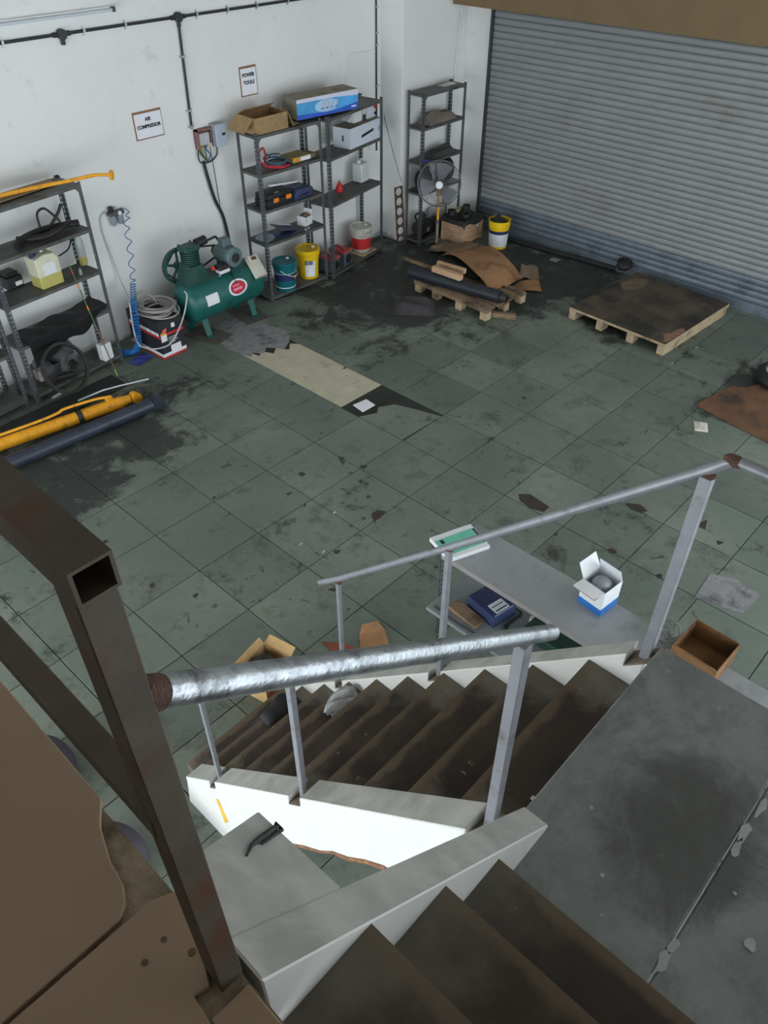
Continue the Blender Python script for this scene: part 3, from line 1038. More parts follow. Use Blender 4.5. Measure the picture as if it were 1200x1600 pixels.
# long carton of an air conditioner across both racks
AC = M('blue_print', (70, 156, 214), rough=0.5, var=0.18, scale=2.2)
ACD = M('deep_blue_print', (40, 86, 190), rough=0.5, var=0.1)
DUST = M('dusty_top', (134, 128, 112), rough=0.95, var=0.16, scale=6, dirt=((104, 98, 84), 0.4, 5))
a, b = P(465, 189, z=1.986), P(560, 169, z=1.986)
dv = b - a
ang = math.atan2(dv.y, dv.x)
t = thing('long_carton', 'long carton with a bright blue printed front and dusty top across two racks', 'carton', a, ang)
Wd, Hd, Dd = dv.length, 0.215, 0.30
MB().box((0, 0.002, 0), (Wd, Dd, Hd)).build('body', DUST, t, bevel=0.004)
MB().box((0.002, -0.0005, 0.03), (Wd - .002, 0.004, Hd * .82)).build('blue_front', AC, t)
MB().prism([(0.002, 0.002), (Wd - .002, 0.002), (Wd - .002, Hd * .36), (Wd * .6, 0.035), (0.002, 0.055)], 'y', -0.0012, 0.003).build('deep_blue_sweep', ACD, t)
MB().prism([(0.002, Hd * .82), (Wd * .62, Hd * .80), (Wd - .002, Hd * .70), (Wd - .002, Hd - .002), (0.002, Hd - .002)], 'y', -0.0012, 0.003).build('pale_stripe', M('pale_lilac_print', (206, 208, 226), var=0.06), t)
MB().prism([(Wd * .47 + .17 * math.cos(k * PI / 8), Hd * .48 + .068 * math.sin(k * PI / 8)) for k in range(16)], 'y', -0.0016, 0.002).build('pale_flare', M('pale_blue_print', (158, 194, 226), var=0.15, scale=6), t)
LW = M('letter_white', (224, 230, 240), var=0.02)
LB = M('letter_shadow', (70, 96, 150), var=0.1)
for k in range(4):      # the blurred block lettering
    x0 = Wd * .365 + k * .068
    MB().prism([(x0 + .006, Hd * .33), (x0 + .050, Hd * .33), (x0 + .064, Hd * .66), (x0 + .020, Hd * .66)], 'y', -.0026, 0).build('logo_block', LB, t)
    MB().prism([(x0 + .010, Hd * .37), (x0 + .022, Hd * .37), (x0 + .034, Hd * .67), (x0 + .022, Hd * .67)], 'y', -.0036, 0).build('logo_block', LW, t)
    MB().prism([(x0 + .034, Hd * .40), (x0 + .046, Hd * .40), (x0 + .056, Hd * .67), (x0 + .044, Hd * .67)], 'y', -.0036, 0).build('logo_block', LW, t)
MB().box((Wd * .88, -.003, .030), (Wd * .96, 0, .046)).build('small_print', LW, t)

# jumper cables and books on the second shelf
RCB = M('red_cable', (178, 40, 52), rough=0.5, var=0.1)
BCB = M('blue_grey_cable', (70, 92, 108), rough=0.5, var=0.15)
t = thing('jumper_cables', 'coiled red and blue-grey jumper cables on a rack shelf', 'cable', (3.83, 3.36, 1.542))
ring = lambda cx, cy, r, z0, a0, a1, tilt=0., n=16: [Vector((cx + r * math.cos(a0 + (a1 - a0) * i / n), cy + r * .75 * math.sin(a0 + (a1 - a0) * i / n), z0 + tilt * (1 + math.sin(a0 + (a1 - a0) * i / n)))) for i in range(n + 1)]
MB().tube(spline([(-.14, .02, .20), (-.18, .0, .14), (-.12, -.06, .06), (.02, -.12, .03), (.14, -.10, .015), (.20, -.02, .02), (.18, .06, .06)], 6), .011, 8).build('red_lead', RCB, t)
MB().tube(spline([(-.14, .02, .20), (-.07, .03, .22), (-.05, .02, .12), (-.10, -.02, .04), (.05, -.12, .014), (.18, -.12, .016)], 6), .011, 8).build('red_lead', RCB, t)
for k in range(3):
    MB().tube(ring(.06, -.02, .11 + .02 * k, .02 + .025 * k, .3 * k, 5.6 + .3 * k, .02), .010, 7).build('blue_lead', BCB, t)
MB().tube(spline([(-.06, .0, .16), (.02, .02, .11), (.12, .02, .08), (.2, -.04, .05)], 6), .010, 7).build('blue_lead', BCB, t)
OLIVE = M('olive_cover', (150, 138, 92), rough=0.8, var=0.15)
t = thing('binder_box', 'olive box file with yellow labels lying on a rack shelf', 'box file', (4.235, 3.38, 1.542), -0.02)
MB().box((-.14, -.11, 0), (.14, .12, .06)).build('body', OLIVE, t, bevel=.004)
MB().box((-.02, -.114, .008), (.135, -.108, .05)).build('page_edge', PAPER, t)
MB().box((-.13, -.1125, .02), (-.08, -.108, .055)).build('yellow_label', YEL, t)
MB().box((-.065, -.1125, .005), (-.028, -.108, .05)).build('yellow_label', YEL, t)
one('brown_parcel', MB().prism([(-.06, 0), (.06, 0), (.05, .045), (-.02, .06), (-.06, .04)], 'y', -.08, .08), CARDG, 'small crumpled brown paper parcel at the end of a rack shelf', 'parcel', (4.438, 3.36, 1.542), bevel=.006)

# power-tool case, drill case and a level on the third shelf
t = thing('tool_case', 'black power-tool case with orange catches on a rack shelf', 'tool case', (3.84, 3.37, 1.132), 0.02)
MB().box((-.20, -.12, 0), (.20, .12, .085)).build('body', BLACK, t, bevel=.012, seg=2)
MB().box((-.195, -.115, .087), (.195, .115, .15)).build('lid', BLACK, t, bevel=.02, seg=2)
ORG = M('orange_plastic', (232, 132, 30), var=0.08)
for x in (-.07, .13):
    MB().box((x - .04, -.128, .05), (x + .04, -.115, .10)).build('catch', ORG, t, bevel=.004)
MB().box((-.06, -.10, .149), (.0, -.07, .153)).build('badge', CHROME, t)
NAVY = M('navy_plastic', (50, 60, 94), rough=0.45, var=0.2)
t = thing('drill_case', 'navy blue moulded drill case beside the black tool case', 'tool case', (4.20, 3.36, 1.132), 0.05)
MB().prism([(-.15, 0), (.15, 0), (.16, .05), (.13, .11), (-.11, .12), (-.15, .06)], 'y', -.12, .12).build('body', NAVY, t, bevel=.015, seg=2)
MB().tube(spline([(-.09, -.12, .03), (-.05, -.145, .04), (.05, -.145, .04), (.09, -.12, .03)], 5), .010, 8).build('handle', NAVY, t)
MB().box((.02, -.123, .07), (.07, -.118, .095)).build('label', GREYM, t)
one('spirit_level', MB().cbox((0, 0, .0), (.44, .045, .022), (0, .12, 0)), WHITE, 'long pale bar resting across the two tool cases at the back of the shelf', 'bar', (4.06, 3.445, 1.2915), (0, 0, .03), bevel=.003)
one('greasy_rag', MB().ball((0, 0, .03), (.05, .07, .03)).ball((.02, .03, .025), (.04, .05, .028)), GREASE, 'brown greasy rag heap at the back of the tool shelf', 'rag', (4.425, 3.40, 1.131))

# fourth shelf: plate, folder, white box
t = thing('blue_folder', 'navy blue folder propped open with white paper on a rack shelf', 'folder', (3.94, 3.36, .737), .06)
MB().slab([(-.13, -.10, .10), (.17, -.06, .012), (.17, .12, .02), (-.13, .10, .13)], (0, 0, -.008)).build('cover', NAVY, t)
MB().box((-.14, -.11, 0), (.17, .12, .009)).build('back_cover', NAVY, t)
MB().slab([(-.05, .06, .115), (.20, .06, .03), (.20, .105, .036), (-.05, .105, .125)], (0, 0, -.004)).build('paper', PAPER, t)
one('round_tray', MB().lathe([(.001, .0), (.098, .0), (.114, .016), (.119, .016), (.115, .006), (.102, -.004), (.001, -.004)], 28), M('pale_blue_tin', (140, 158, 166), rough=0.4, var=0.1), 'pale blue round tin tray beside the navy folder', 'tray', (3.662, 3.39, .741))
t = thing('white_box', 'small open white carton with a crumpled lid on the lower rack shelf', 'box', (4.33, 3.40, .737), .25)
carton(t, .15, .13, .11, WHITE, CARDIN, flaps={'L': 60, 'F': 150, 'R': 20}, fl=.4, th=.004)
MB().ball((0, 0, .11), (.06, .05, .03)).build('crumpled_paper', CARDG, t)
for px, r in ((-.13, .020), (-.07, .014)):
    one('metal_washer', MB().lathe([(r, 0), (r, .014), (r * .8, .018), (.001, .018)], 14), CHROME, ('larger' if r > .015 else 'smaller') + ' metal washer lying before the white carton on the rack shelf', 'washer', (4.33 + px, 3.28 - r * 2, .7365), group='washers on the shelf')

# pails on the bottom of rack one
TEAL = M('teal_plastic', (16, 104, 112), rough=0.4, var=0.06)
PYEL = M('yellow_plastic', (236, 196, 22), rough=0.42, var=0.06, dirt=((170, 140, 30), 0.15, 6))
NAVYL = M('navy_label', (32, 46, 92), rough=0.5, var=0.1)
GREENL = M('green_label', (50, 130, 66), var=0.1)
pail('pail', 'teal lidded pail with navy label and white bail handle', (3.86, 3.31, .062), .125, .148, .37, TEAL, bands=((.045, .056, WHITE), (.14, .225, NAVYL), (.232, .238, WHITE)), bail_=(.29, .10, 0), rotz=0.5, patches=((-105, -70, .155, .2, YEL),))
pail('pail', 'yellow lidded pail with white and navy labels on the rack bottom', (4.32, 3.37, .062), .125, .150, .38, PYEL, rotz=0, patches=((-150, -95, .04, .25, WHITE), (-150, -105, .20, .255, NAVYL), (-62, -20, .04, .25, NAVYL), (-58, -30, .05, .10, GREENL)))
# drawer unit, white box, jerrycan, oil can on rack two
Z2, Z3 = 1.512, .957
STEELW = M('white_enamel', (206, 214, 224), rough=0.45, var=0.04)
rz2 = math.atan2(.19, 1.149)
a = P(543, 233, z=Z2)
t = thing('metal_cabinet', 'white enamelled metal cabinet with a black slot handle on the rack', 'cabinet', a + Matrix.Rotation(rz2, 3, 'Z') @ Vector((-.005, -.05, .0005)), rz2)
CBW, CBD, CBH, tw = .68, .265, .235, .004
mb = MB().box((0, CBD - tw, 0), (CBW, CBD, CBH)).box((0, tw, 0), (tw, CBD - tw, CBH)).box((CBW - tw, tw, 0), (CBW, CBD - tw, CBH)).box((tw, tw, 0), (CBW - tw, CBD - tw, tw)).box((tw, tw, CBH - tw), (CBW - tw, CBD - tw, CBH))
op = [(0, 0), (CBW, 0), (CBW, CBH), (0, CBH)]
ip = [(.245, .082), (.515, .115), (.515, .148), (.245, .115)]
vs = [(x, y, z) for y in (0, tw) for q_ in (op, ip) for x, z in q_]
fs = []
for k in range(4):
    n_ = (k + 1) % 4
    fs += [(k, n_, 4 + n_, 4 + k), (8 + n_, 8 + k, 12 + k, 12 + n_), (4 + k, 4 + n_, 12 + n_, 12 + k), (n_, k, 8 + k, 8 + n_)]
mb.add(vs, fs).build('body', STEELW, t, smooth=0)
MB().box((.003, .003, CBH), (CBW - .003, CBD - .003, CBH + .003)).build('dusty_top', DUST, t)
MB().box((.62, -.004, .10), (.645, .002, .15)).build('keyhole_plate', CHROME, t)
MB().box((-.0025, .10, .08), (.002, .125, .15)).build('side_vent', GREYM, t)
t = thing('small_white_carton', 'small white carton with an open flap on top of the enamelled cabinet', 'carton', a + Vector((.30, .16, .238)), rz2)
carton(t, .17, .10, .12, WHITE, WHITE, flaps={'L': 118}, fl=.9, th=.004, closed=True)
one('glass_jar', MB().lathe([(.03, 0), (.032, .05), (.02, .07), (.02, .09), (.001, .09)], 16), CHROME, 'small metal canister beside the white carton on the cabinet', 'canister', a + Vector((.44, .20, .238)))
t = thing('control_box', 'pale control box with a red lamp standing on the enamelled cabinet under the rack top', 'control box', Vector((4.565, 3.150, Z2 + .2385)) + Matrix.Rotation(rz2, 3, 'Z') @ Vector((1.03, .10, 0)), rz2)
MB().box((-.06, 0, 0), (.115, .03, .165)).build('body', STEELW, t, bevel=.004)
MB().cyl((.095, .002, .125), (.095, -.018, .125), .024, n=14).build('red_lamp', RED, t)
MB().cyl((.10, .002, .045), (.10, -.014, .045), .016, n=12).build('knob', BLACK, t)
t = thing('jerrycan', 'translucent white jerrycan on the middle shelf of the rack', 'jerrycan', P(569, 284, z=Z3) + Vector((0, .06, 0)), rz2)
JW = M('translucent_white', (206, 212, 210), rough=0.4, var=0.06, spec=0.4)
MB().box((-.09, -.08, 0), (.09, .08, .24)).build('body', JW, t, bevel=.028, seg=3)
MB().cyl((-.04, 0, .235), (-.04, 0, .275), .024, n=14).build('cap', WHITE, t)
MB().tube(spline([(.06, 0, .235), (.055, 0, .27), (0, 0, .275), (-.02, 0, .25)], 5), .012, 8).build('handle', JW, t)
t = thing('oil_can', 'small red oil can on the middle shelf of the rack', 'oil can', P(535, 301, z=Z3) + Vector((0, .05, 0)), .2)
MB().lathe([(.042, 0), (.045, .01), (.045, .07), (.03, .10), (.014, .115), (.012, .14), (.001, .14)], 18).build('body', RED, t)
MB().tube(spline([(-.044, 0, .03), (-.075, 0, .04), (-.075, 0, .08), (-.035, 0, .095)], 5), .006, 7).build('handle', RED, t)

# red jack cases and paint pail on the bottom of rack two
for i, (px, py, lab) in enumerate(((536, 428, 'grey heater box with red dusty top on the rack bottom, behind the post'), (557, 416, 'grey heater box with red dusty top beside the red and white pail'))):
    p0 = P(px, py, z=.052)
    t = thing('fan_heater', lab, 'heater', Vector((4.565, 3.150, .0505)) + Matrix.Rotation(rz2, 3, 'Z') @ Vector(((.118, .048, 0), (.40, .048, 0))[i]), rz2 - .02, 'red-topped heaters')
    MB().box((-.085, 0, 0), (.085, .265, .165)).build('body', M('blue_grey_plastic', (84, 92, 104), rough=0.5, var=0.1), t, bevel=.008)
    MB().box((-.09, -.004, .165), (.09, .27, .20)).build('top', M('dusty_red', (176, 62, 62), rough=0.7, var=0.15, dirt=((140, 122, 108), .5, 7)), t, bevel=.006)
    MB().cyl((0, -.004, .085), (0, .002, .085), .062, n=20).build('grille', BLACK, t)
    MB().lathe([(.062, 0), (.07, .003), (.07, .008), (.062, .008), (.062, 0)], 20, mat=Matrix.Rotation(PI / 2, 3, 'X'), c=(0, .0, .085)).build('grille_ring', GREYM, t)
    MB().tube(spline([(-.06, .04, .20), (-.06, .08, .235), (-.06, .18, .235), (-.06, .22, .20)], 5), .006, 6).build('carry_handle', BLACK, t)
one('wooden_board', MB().box((-.16, -.16, 0), (.16, .16, .022)), WOOD, 'pale wooden board under the red and white pail', 'board', (5.40, 3.47, .051), (0, 0, rz2), bevel=.003)
DUSTW = M('dusty_white_plastic', (196, 194, 186), rough=0.6, var=0.1, dirt=((130, 124, 110), .4, 8))
pail('pail', 'red and white paint pail with a dusty lid on a wooden board', (5.40, 3.46, .0735), .125, .148, .34, DUSTW, lid=DUSTW, bands=((.045, .20, RED),), patches=((-70, -45, .17, .235, WHITE),))

# ================================================================== compressor
cx, cy, cz, tr = 2.79, 3.235, .405, .235
t = thing('air_compressor', 'dark green tank air compressor with flywheel pump, grey motor and red oval badge', 'air compressor', (cx, cy, .012), .03)
prof = []
Lh = .575
for k in range(7):
    a = PI / 2 * k / 6
    prof.append((max(.001, tr * math.sin(a)), -Lh - 0.0 + .11 * (1 - math.cos(a)) - .0))
prof += [(r, -z) for r, z in prof[::-1]]
RX = Matrix.Rotation(PI / 2, 3, 'Y')
MB().lathe(prof, 40, (0, 0, cz), RX).build('tank', GREENM, t)
for sx in (-.36, .34):
    for sy in (-1, 1):
        MB().slab([(sx - .04, sy * .11, cz - tr + .03), (sx + .04, sy * .11, cz - tr + .03), (sx + .035, sy * .17, .012), (sx - .035, sy * .17, .012)], (0, sy * .006, 0)).box((sx - .04, min(sy * .15, sy * .21), 0), (sx + .04, max(sy * .15, sy * .21), .014)).build('foot', GREENM, t, smooth=0)
MB().box((-.50, -.10, cz + tr - .03), (.30, .12, cz + tr + .012)).build('saddle', DGREEN, t, bevel=.004)
# pump
pz = cz + tr + .01
MB().prism([(-.50, 0), (-.20, 0), (-.24, .12), (-.27, .20), (-.43, .20), (-.46, .12)], 'y', -.13, .10).build('crankcase', DGREEN, t, bevel=.012, seg=2, loc=(0, 0, pz))
for k in range(6):
    MB().cyl((-.35, -.015, pz + .21 + k * .022), (-.35, -.015, pz + .222 + k * .022), .105, n=22).build('cooling_fin', DGREEN, t)
MB().cyl((-.35, -.015, pz + .19), (-.35, -.015, pz + .345), .085, n=20).build('cylinder', DGREEN, t)
MB().box((-.45, -.10, pz + .345), (-.25, .07, pz + .40)).build('cylinder_head', DGREEN, t, bevel=.01)
for x, y in ((-.43, -.08), (-.27, -.08), (-.43, .05), (-.27, .05)):
    MB().cyl((x, y, pz + .40), (x, y, pz + .415), .012, n=6).build('head_bolt', DGREEN, t)
fx, fz, fy = -.40, pz + .13, .17
mb = MB()
mb.lathe([(.165, -.022), (.20, -.022), (.20, .022), (.165, .022), (.165, -.022)], 36, (fx, fy, fz), Matrix.Rotation(PI / 2, 3, 'X'))
mb.cyl((fx, fy - .03, fz), (fx, fy + .03, fz), .045, n=16)
for k in range(5):
    a = 2 * PI * k / 5 + .3
    mb.cyl((fx, fy, fz), (fx + .17 * math.cos(a), fy, fz + .17 * math.sin(a)), .018, .014, n=8)
mb.build('flywheel', DGREEN, t)
MB().cyl((-.25, -.02, pz + .39), (-.12, -.02, pz + .40), .05, n=18).build('air_filter', BLACK, t)
MB().cyl((-.255, -.02, pz + .39), (-.11, -.02, pz + .402), .02, n=10).build('filter_stem', DGREY, t)
MB().tube(spline([(-.12, .0, pz + .37), (.0, .03, pz + .36), (.10, .08, pz + .34), (.15, .10, pz + .28)], 6), .014, 8).build('delivery_pipe', DGREY, t)
mxm, mz = .16, pz + .14
MB().lathe([(.001, -.17), (.10, -.165), (.112, -.15), (.112, -.11), (.102, -.10), (.104, .10), (.085, .14), (.001, .14)], 28, (mxm, 0, mz), Matrix.Rotation(-PI / 2, 3, 'X')).build('motor', MOTORG, t)
for k in range(12):
    a = 2 * PI * k / 12
    MB().cbox((mxm + .108 * math.cos(a), 0, mz + .108 * math.sin(a)), (.022, .18, .006), (0, -a, 0)).build('motor_fin', MOTORG, t)
MB().cyl((mxm, -.175, mz), (mxm, -.165, mz), .055, n=18).build('fan_grille', DGREY, t)
MB().box((mxm - .06, -.05, mz + .09), (mxm + .06, .06, mz + .19)).build('terminal_box', MOTORG, t, bevel=.012)
MB().box((mxm - .08, -.08, pz - .01), (mxm + .08, .09, mz - .07)).build('motor_mount', DGREY, t)
MB().cyl((mxm, .14, mz), (mxm, .20, mz), .06, n=18).build('motor_pulley', BLACK, t)
MB().tube([(fx, fy, fz + .20), (mxm, fy, mz + .06), (mxm + .055, fy, mz), (mxm, fy, mz - .06), (fx, fy, fz - .20), (fx - .2, fy, fz)], .012, 6, closed=True).build('drive_belt', BLACK, t)
MB().box((-.07, -.16, pz + .01), (.07, -.06, pz + .05)).build('pressure_switch_base', WHITE, t, bevel=.006)
MB().box((-.08, -.165, pz + .05), (.06, -.05, pz + .10)).build('pressure_switch_cover', DGREY, t, bevel=.008)
MB().cyl((-.05, -.11, pz - .03), (-.05, -.11, pz + .02), .012, n=8).build('switch_stem', CHROME, t)
MB().cyl((-.14, -.10, pz + .09), (-.14, -.13, pz + .10), .022, n=14).build('safety_valve', RED, t)


def tankpatch(name, xc, ac, rx, ra, mat, off, rect=False, rot=0.0):
    n = 4 if rect else 28
    pts = []
    for k in range(n):
        if rect:
            dx, da = [(-1, -1), (1, -1), (1, 1), (-1, 1)][k]
        else:
            dx, da = math.cos(2 * PI * k / n), math.sin(2 * PI * k / n)
        pts.append((dx * rx, da * ra))
    vs, fs = [], []
    # polar grid so the patch hugs the tank
    R_ = 5
    for j in range(R_ + 1):
        s = j / R_
        for p in (pts if not rect else [(-1 * rx + 2 * rx * i / 7, -ra) for i in range(8)] + [(rx, -ra + 2 * ra * i / 7) for i in range(8)] + [(rx - 2 * rx * i / 7, ra) for i in range(8)] + [(-rx, ra - 2 * ra * i / 7) for i in range(8)]):
            x = xc + p[0] * s
            an = ac + p[1] * s
            vs.append((x, -(tr + off) * math.cos(an), cz + (tr + off) * math.sin(an)))
    m = len(vs) // (R_ + 1)
    for j in range(R_):
        for i in range(m):
            fs.append((j * m + i, j * m + (i + 1) % m, (j + 1) * m + (i + 1) % m, (j + 1) * m + i))
    return MB().add(vs, fs).build(name, mat, t)


tankpatch('badge_ring', .10, .30, .135, .40, WHITE, .002)
tankpatch('badge_line', .10, .30, .108, .31, NAVYL, .003)
tankpatch('badge_red', .10, .30, .100, .285, M('badge_red', (196, 36, 56), var=0.08), .004)
tankpatch('badge_mark', .09, .24, .062, .055, M('badge_pink', (220, 150, 165), var=0.05), .005, True)
tankpatch('badge_mark', .075, .42, .050, .030, MATS['badge_pink'], .005, True)
tankpatch('rating_sticker', -.28, .22, .085, .26, WHITE, .002, True)
s = MB().box((-.075, -.035, -.13), (.075, .035, .13)).build('starter_box', M('cream_enclosure', (206, 202, 188), rough=0.5, var=0.05), t, (.43, -.185, cz + .20), (-.75, .10, .05), bevel=.01, seg=2)
MB().box((-.035, -.042, .075), (.035, -.034, .11)).build('button_plate', BLACK, s)
MB().cyl((-.015, -.05, .092), (-.015, -.034, .092), .011, n=12).build('red_button', RED, s)
MB().cyl((.017, -.05, .092), (.017, -.034, .092), .011, n=12).build('green_button', GREENL, s)
MB().tube(spline([(.10, -.21, cz + .12), (.09, -.16, cz + .18), (.12, -.10, cz + .24), (.16, -.05, pz + .1)], 6), .005, 6).build('motor_cable', BLACK, t)
GRB = M('grimy_grey_board', (88, 84, 78), rough=.9, var=.25, bump=.2)
for i, (x, y, rr_) in enumerate(((2.46, 2.98, .2), (3.12, 3.05, -.15))):
    one('wooden_plank', MB().box((-.16, -.24, 0), (.16, .26, .012)), GRB, 'flat grimy board laid under the compressor feet at the ' + ('flywheel' if i == 0 else 'motor') + ' end', 'board', (x, y + .12, .0), (0, 0, rr_), group='boards under the compressor')
t = thing('potted_plant', 'small dusty plant in a grey pot between compressor and rack', 'plant', (3.42, 3.52, 0))
MB().lathe([(.07, 0), (.09, .25), (.10, .30), (.085, .30), (.08, .28), (.001, .28)], 18).build('pot', M('blue_grey_pot', (78, 92, 100), var=0.15), t)
LEAF = M('dusty_leaf', (96, 108, 78), rough=0.8, var=0.25)
for k in range(9):
    a = k * .7
    e = Vector((math.cos(a) * .11, math.sin(a) * .09, .40 + .03 * (k % 3)))
    mid = Vector((math.cos(a) * .05, math.sin(a) * .04, .40))
    sd = Vector((-math.sin(a), math.cos(a), 0)) * .016
    MB().add([(0, 0, .28), mid + sd, e, mid - sd], [(0, 1, 2, 3)]).build('leaf', LEAF, t)

# ================================================================== wall services
CON = M('black_conduit', (34, 36, 42), rough=0.5, var=0.15)
CLIP = M('zinc_clip', (170, 174, 178), rough=0.4, metal=0.6, var=0.1)
zc_ = 3.075
t = thing('wall_conduit', 'black conduit run along the white wall with round junction boxes and a drop to the open switch box', 'conduit', (3.115, YW, zc_))
t['label'] = 'black conduit with junction boxes running along the white wall down to the switch box'
MB().tube([(-4.5, -.016, 0), (2.9, -.016, 0)], .0135, 10).build('horizontal_pipe', CON, t)
MB().tube([(0, -.016, 0), (-.03, -.016, -1.04)], .0135, 10).build('drop_pipe', CON, t)
for x in (1.82, 3.115):
    d = x - 3.115
    MB().cyl((d, -.045, 0), (d, .002, 0), .045, n=18).build('junction_box', CON, t)
    MB().tube([(d - .085, -.016, 0), (d + .085, -.016, 0)], .021, 10).build('box_spigot', CON, t)
    MB().tube([(d, -.016, .02), (d, -.016, -.085)], .021, 10).build('box_spigot', CON, t)
for x in (1.25, 2.05, 2.5, 3.35, 3.75, 4.15, 4.6):
    MB().cbox((x - 3.115, -.016, 0), (.02, .034, .034)).cbox((x - 3.115, -.004, 0), (.02, .006, .08)).build('saddle_clip', CLIP, t)
for zz_ in (-.35, -.86, -1.02):
    MB().cbox((.0 + zz_ * .03, -.016, zz_), (.034, .034, .02)).cbox((zz_ * .03, -.004, zz_), (.08, .006, .02)).build('saddle_clip', CLIP, t)
t = thing('corner_conduit', 'thin black conduit dropping down the white wall behind the rack by the pier', 'conduit', (6.05, YW, 3.5))
MB().tube([(0, -.012, .5), (-.01, -.012, -2.3)], .011, 8).build('pipe', CON, t)
for zz_ in (-.62, -.9, -1.03, -1.5):
    MB().cbox((0, -.014, zz_), (.05, .026, .016)).build('saddle_clip', CLIP, t)
one('pier_conduit', MB().tube([P(723, 0, y=YP - .012), P(709, 128, y=YP - .012)], .011, 8), CHROME, 'thin pale conduit coming down the white pier to the fan rack', 'conduit')
one('wall_cable', MB().tube(spline([P(586, 78, y=YW - .008), P(575, 80, y=YW - .008), P(550, 84, y=YW - .008), P(542, 92, y=YW - .008), P(541, 120, y=YW - .008), P(543, 138, y=YW - .008)], 6), .008, 6), WHITE, 'white painted cable curving down the wall from the corner conduit', 'cable')
one('hanging_wire', MB().tube(spline([P(600, 180, y=YP + .1), P(612, 230, y=YP - .02), P(625, 276, y=YP - .02), P(626, 284, y=YP - .015)], 6), .004, 5), DGREY, 'thin wire drooping from the rack towards the head gasket', 'wire')
t = thing('tube_light', 'slim white tube light batten high on the wall above the conduit', 'light', P(90, 24, y=YW))
wL = 1.25
MB().box((-wL, -.035, -.022), (.56, 0.001, .022)).build('batten', WHITE, t, bevel=.004)
MB().tube([(-wL, -.055, -.005), (.53, -.055, -.005)], .013, 10).build('tube', M('tube_glass', (196, 204, 212), rough=0.3, var=0.02), t)
MB().cbox((.545, -.045, 0), (.03, .05, .042)).build('end_holder', GREYM, t)
# open isolator box with its wires and the meter beside it
c = P(315, 215, y=YW)
t = thing('switch_box', 'open switch box on the wall with loose coloured wires', 'switch box', c, 0)
MB().box((-.10, -.012, -.10), (.10, .001, .10)).build('back_plate', M('maroon_plate', (136, 92, 88), var=0.2), t)
for a, b in (((-.10, -.07, .085), (.10, 0, .10)), ((-.10, -.07, -.10), (-.085, 0, .10)), ((.085, -.05, -.10), (.10, 0, .06))):
    MB().box(a, b).build('case_side', MATS['maroon_plate'], t)
MB().box((-.075, -.06, -.07), (.07, -.012, .06)).build('breaker_block', M('grey_breaker', (176, 180, 186), var=0.12), t, bevel=.01)
MB().box((.03, -.062, -.095), (.085, -.015, -.06)).build('terminal_strip', M('cream_terminal', (196, 186, 160), var=0.1), t)
for k, (mt, dx) in enumerate(((M('blue_wire', (40, 92, 120), var=0.1), .0), (M('yellow_wire', (190, 150, 60), var=0.1), -.03), (M('green_wire', (120, 150, 90), var=0.1), -.05), (BLACK, -.07), (M('blue_wire', (40, 92, 120)), .02))):
    MB().tube(spline([(dx, -.04, -.06), (dx - .01, -.05, -.12), (dx - .005 + .01 * k, -.045, -.18), (.02, -.03, -.25)], 6), .007, 6).build('wire', mt, t)
MB().tube(spline([(-.085, -.03, -.10), (-.10, -.03, -.17), (-.08, -.03, -.24), (.0, -.03, -.262), (.09, -.03, -.25), (.15, -.035, -.20), (.165, -.035, -.12), (.155, -.035, -.06)], 6), .0075, 7).build('black_cable', CON, t)
c2 = P(336, 208, y=YW)
t = thing('meter_box', 'light grey meter box with rounded cover beside the open switch box', 'meter box', c2)
MB().box((-.075, -.10, -.12), (.075, 0.001, .12)).build('case', M('meter_grey', (146, 156, 166), rough=0.5, var=0.05), t, bevel=.018, seg=2)
MB().box((-.072, -.115, -.115), (.078, -.10, .115)).build('cover', M('meter_cover', (176, 186, 200), rough=0.45, var=0.04), t, bevel=.01)
MB().box((.01, -.119, -.005), (.055, -.114, .02)).build('window', BLACK, t)
one('flexible_conduit', MB().tube(spline([P(318, 252, y=YW - .03), P(325, 278, y=YW - .03), P(336, 312, y=YW - .03), P(348, 336, y=YW - .03), P(356, 365, y=YW - .04), P(360, 385, y=YW - .10), P(362, 398, y=YW - .25)], 6), .018, 10), CON, 'black flexible conduit curving from the switch box down to the compressor motor', 'conduit')
one('thin_cable', MB().tube(spline([P(328, 228, y=YW - .006), P(337, 280, y=YW - .006), P(346, 335, y=YW - .006)], 6), .004, 5), DGREY, 'thin dark cable hanging straight down the wall from the meter box', 'cable')
# air regulator and hoses
c = P(178, 336, y=YW)
t = thing('air_regulator', 'small grey filter regulator with two bowls and black knob on the wall', 'regulator', c)
for dx in (-.045, .045):
    MB().lathe([(.001, -.10), (.022, -.09), (.03, -.06), (.032, .02), (.001, .02)], 16, (dx, -.045, 0)).build('bowl', M('regulator_grey', (150, 154, 168), rough=0.35, var=0.08), t)
MB().box((-.09, -.08, .015), (.09, -.005, .055)).build('body', GREYM, t, bevel=.008)
MB().cyl((-.045, -.045, .055), (-.045, -.045, .11), .026, n=16).build('knob', BLACK, t)
MB().cyl((.03, -.085, .035), (.03, -.075, .035), .022, n=16).build('gauge', WHITE, t)
MB().box((-.03, -.02, -.02), (.03, .001, .09)).build('bracket', CHROME, t)
BHOSE = M('blue_hose', (52, 112, 158), rough=0.4, var=0.1)
st = P(188, 325, y=YW - .05)
ctrl = spline([st, P(200, 330, y=YW - .10), P(198, 352, y=YW - .13), P(203, 390, y=YW - .11), P(207, 430, y=YW - .18), P(208, 452, x=1.70), P(209, 470, x=1.66)], 8)
pts = []
n = 320
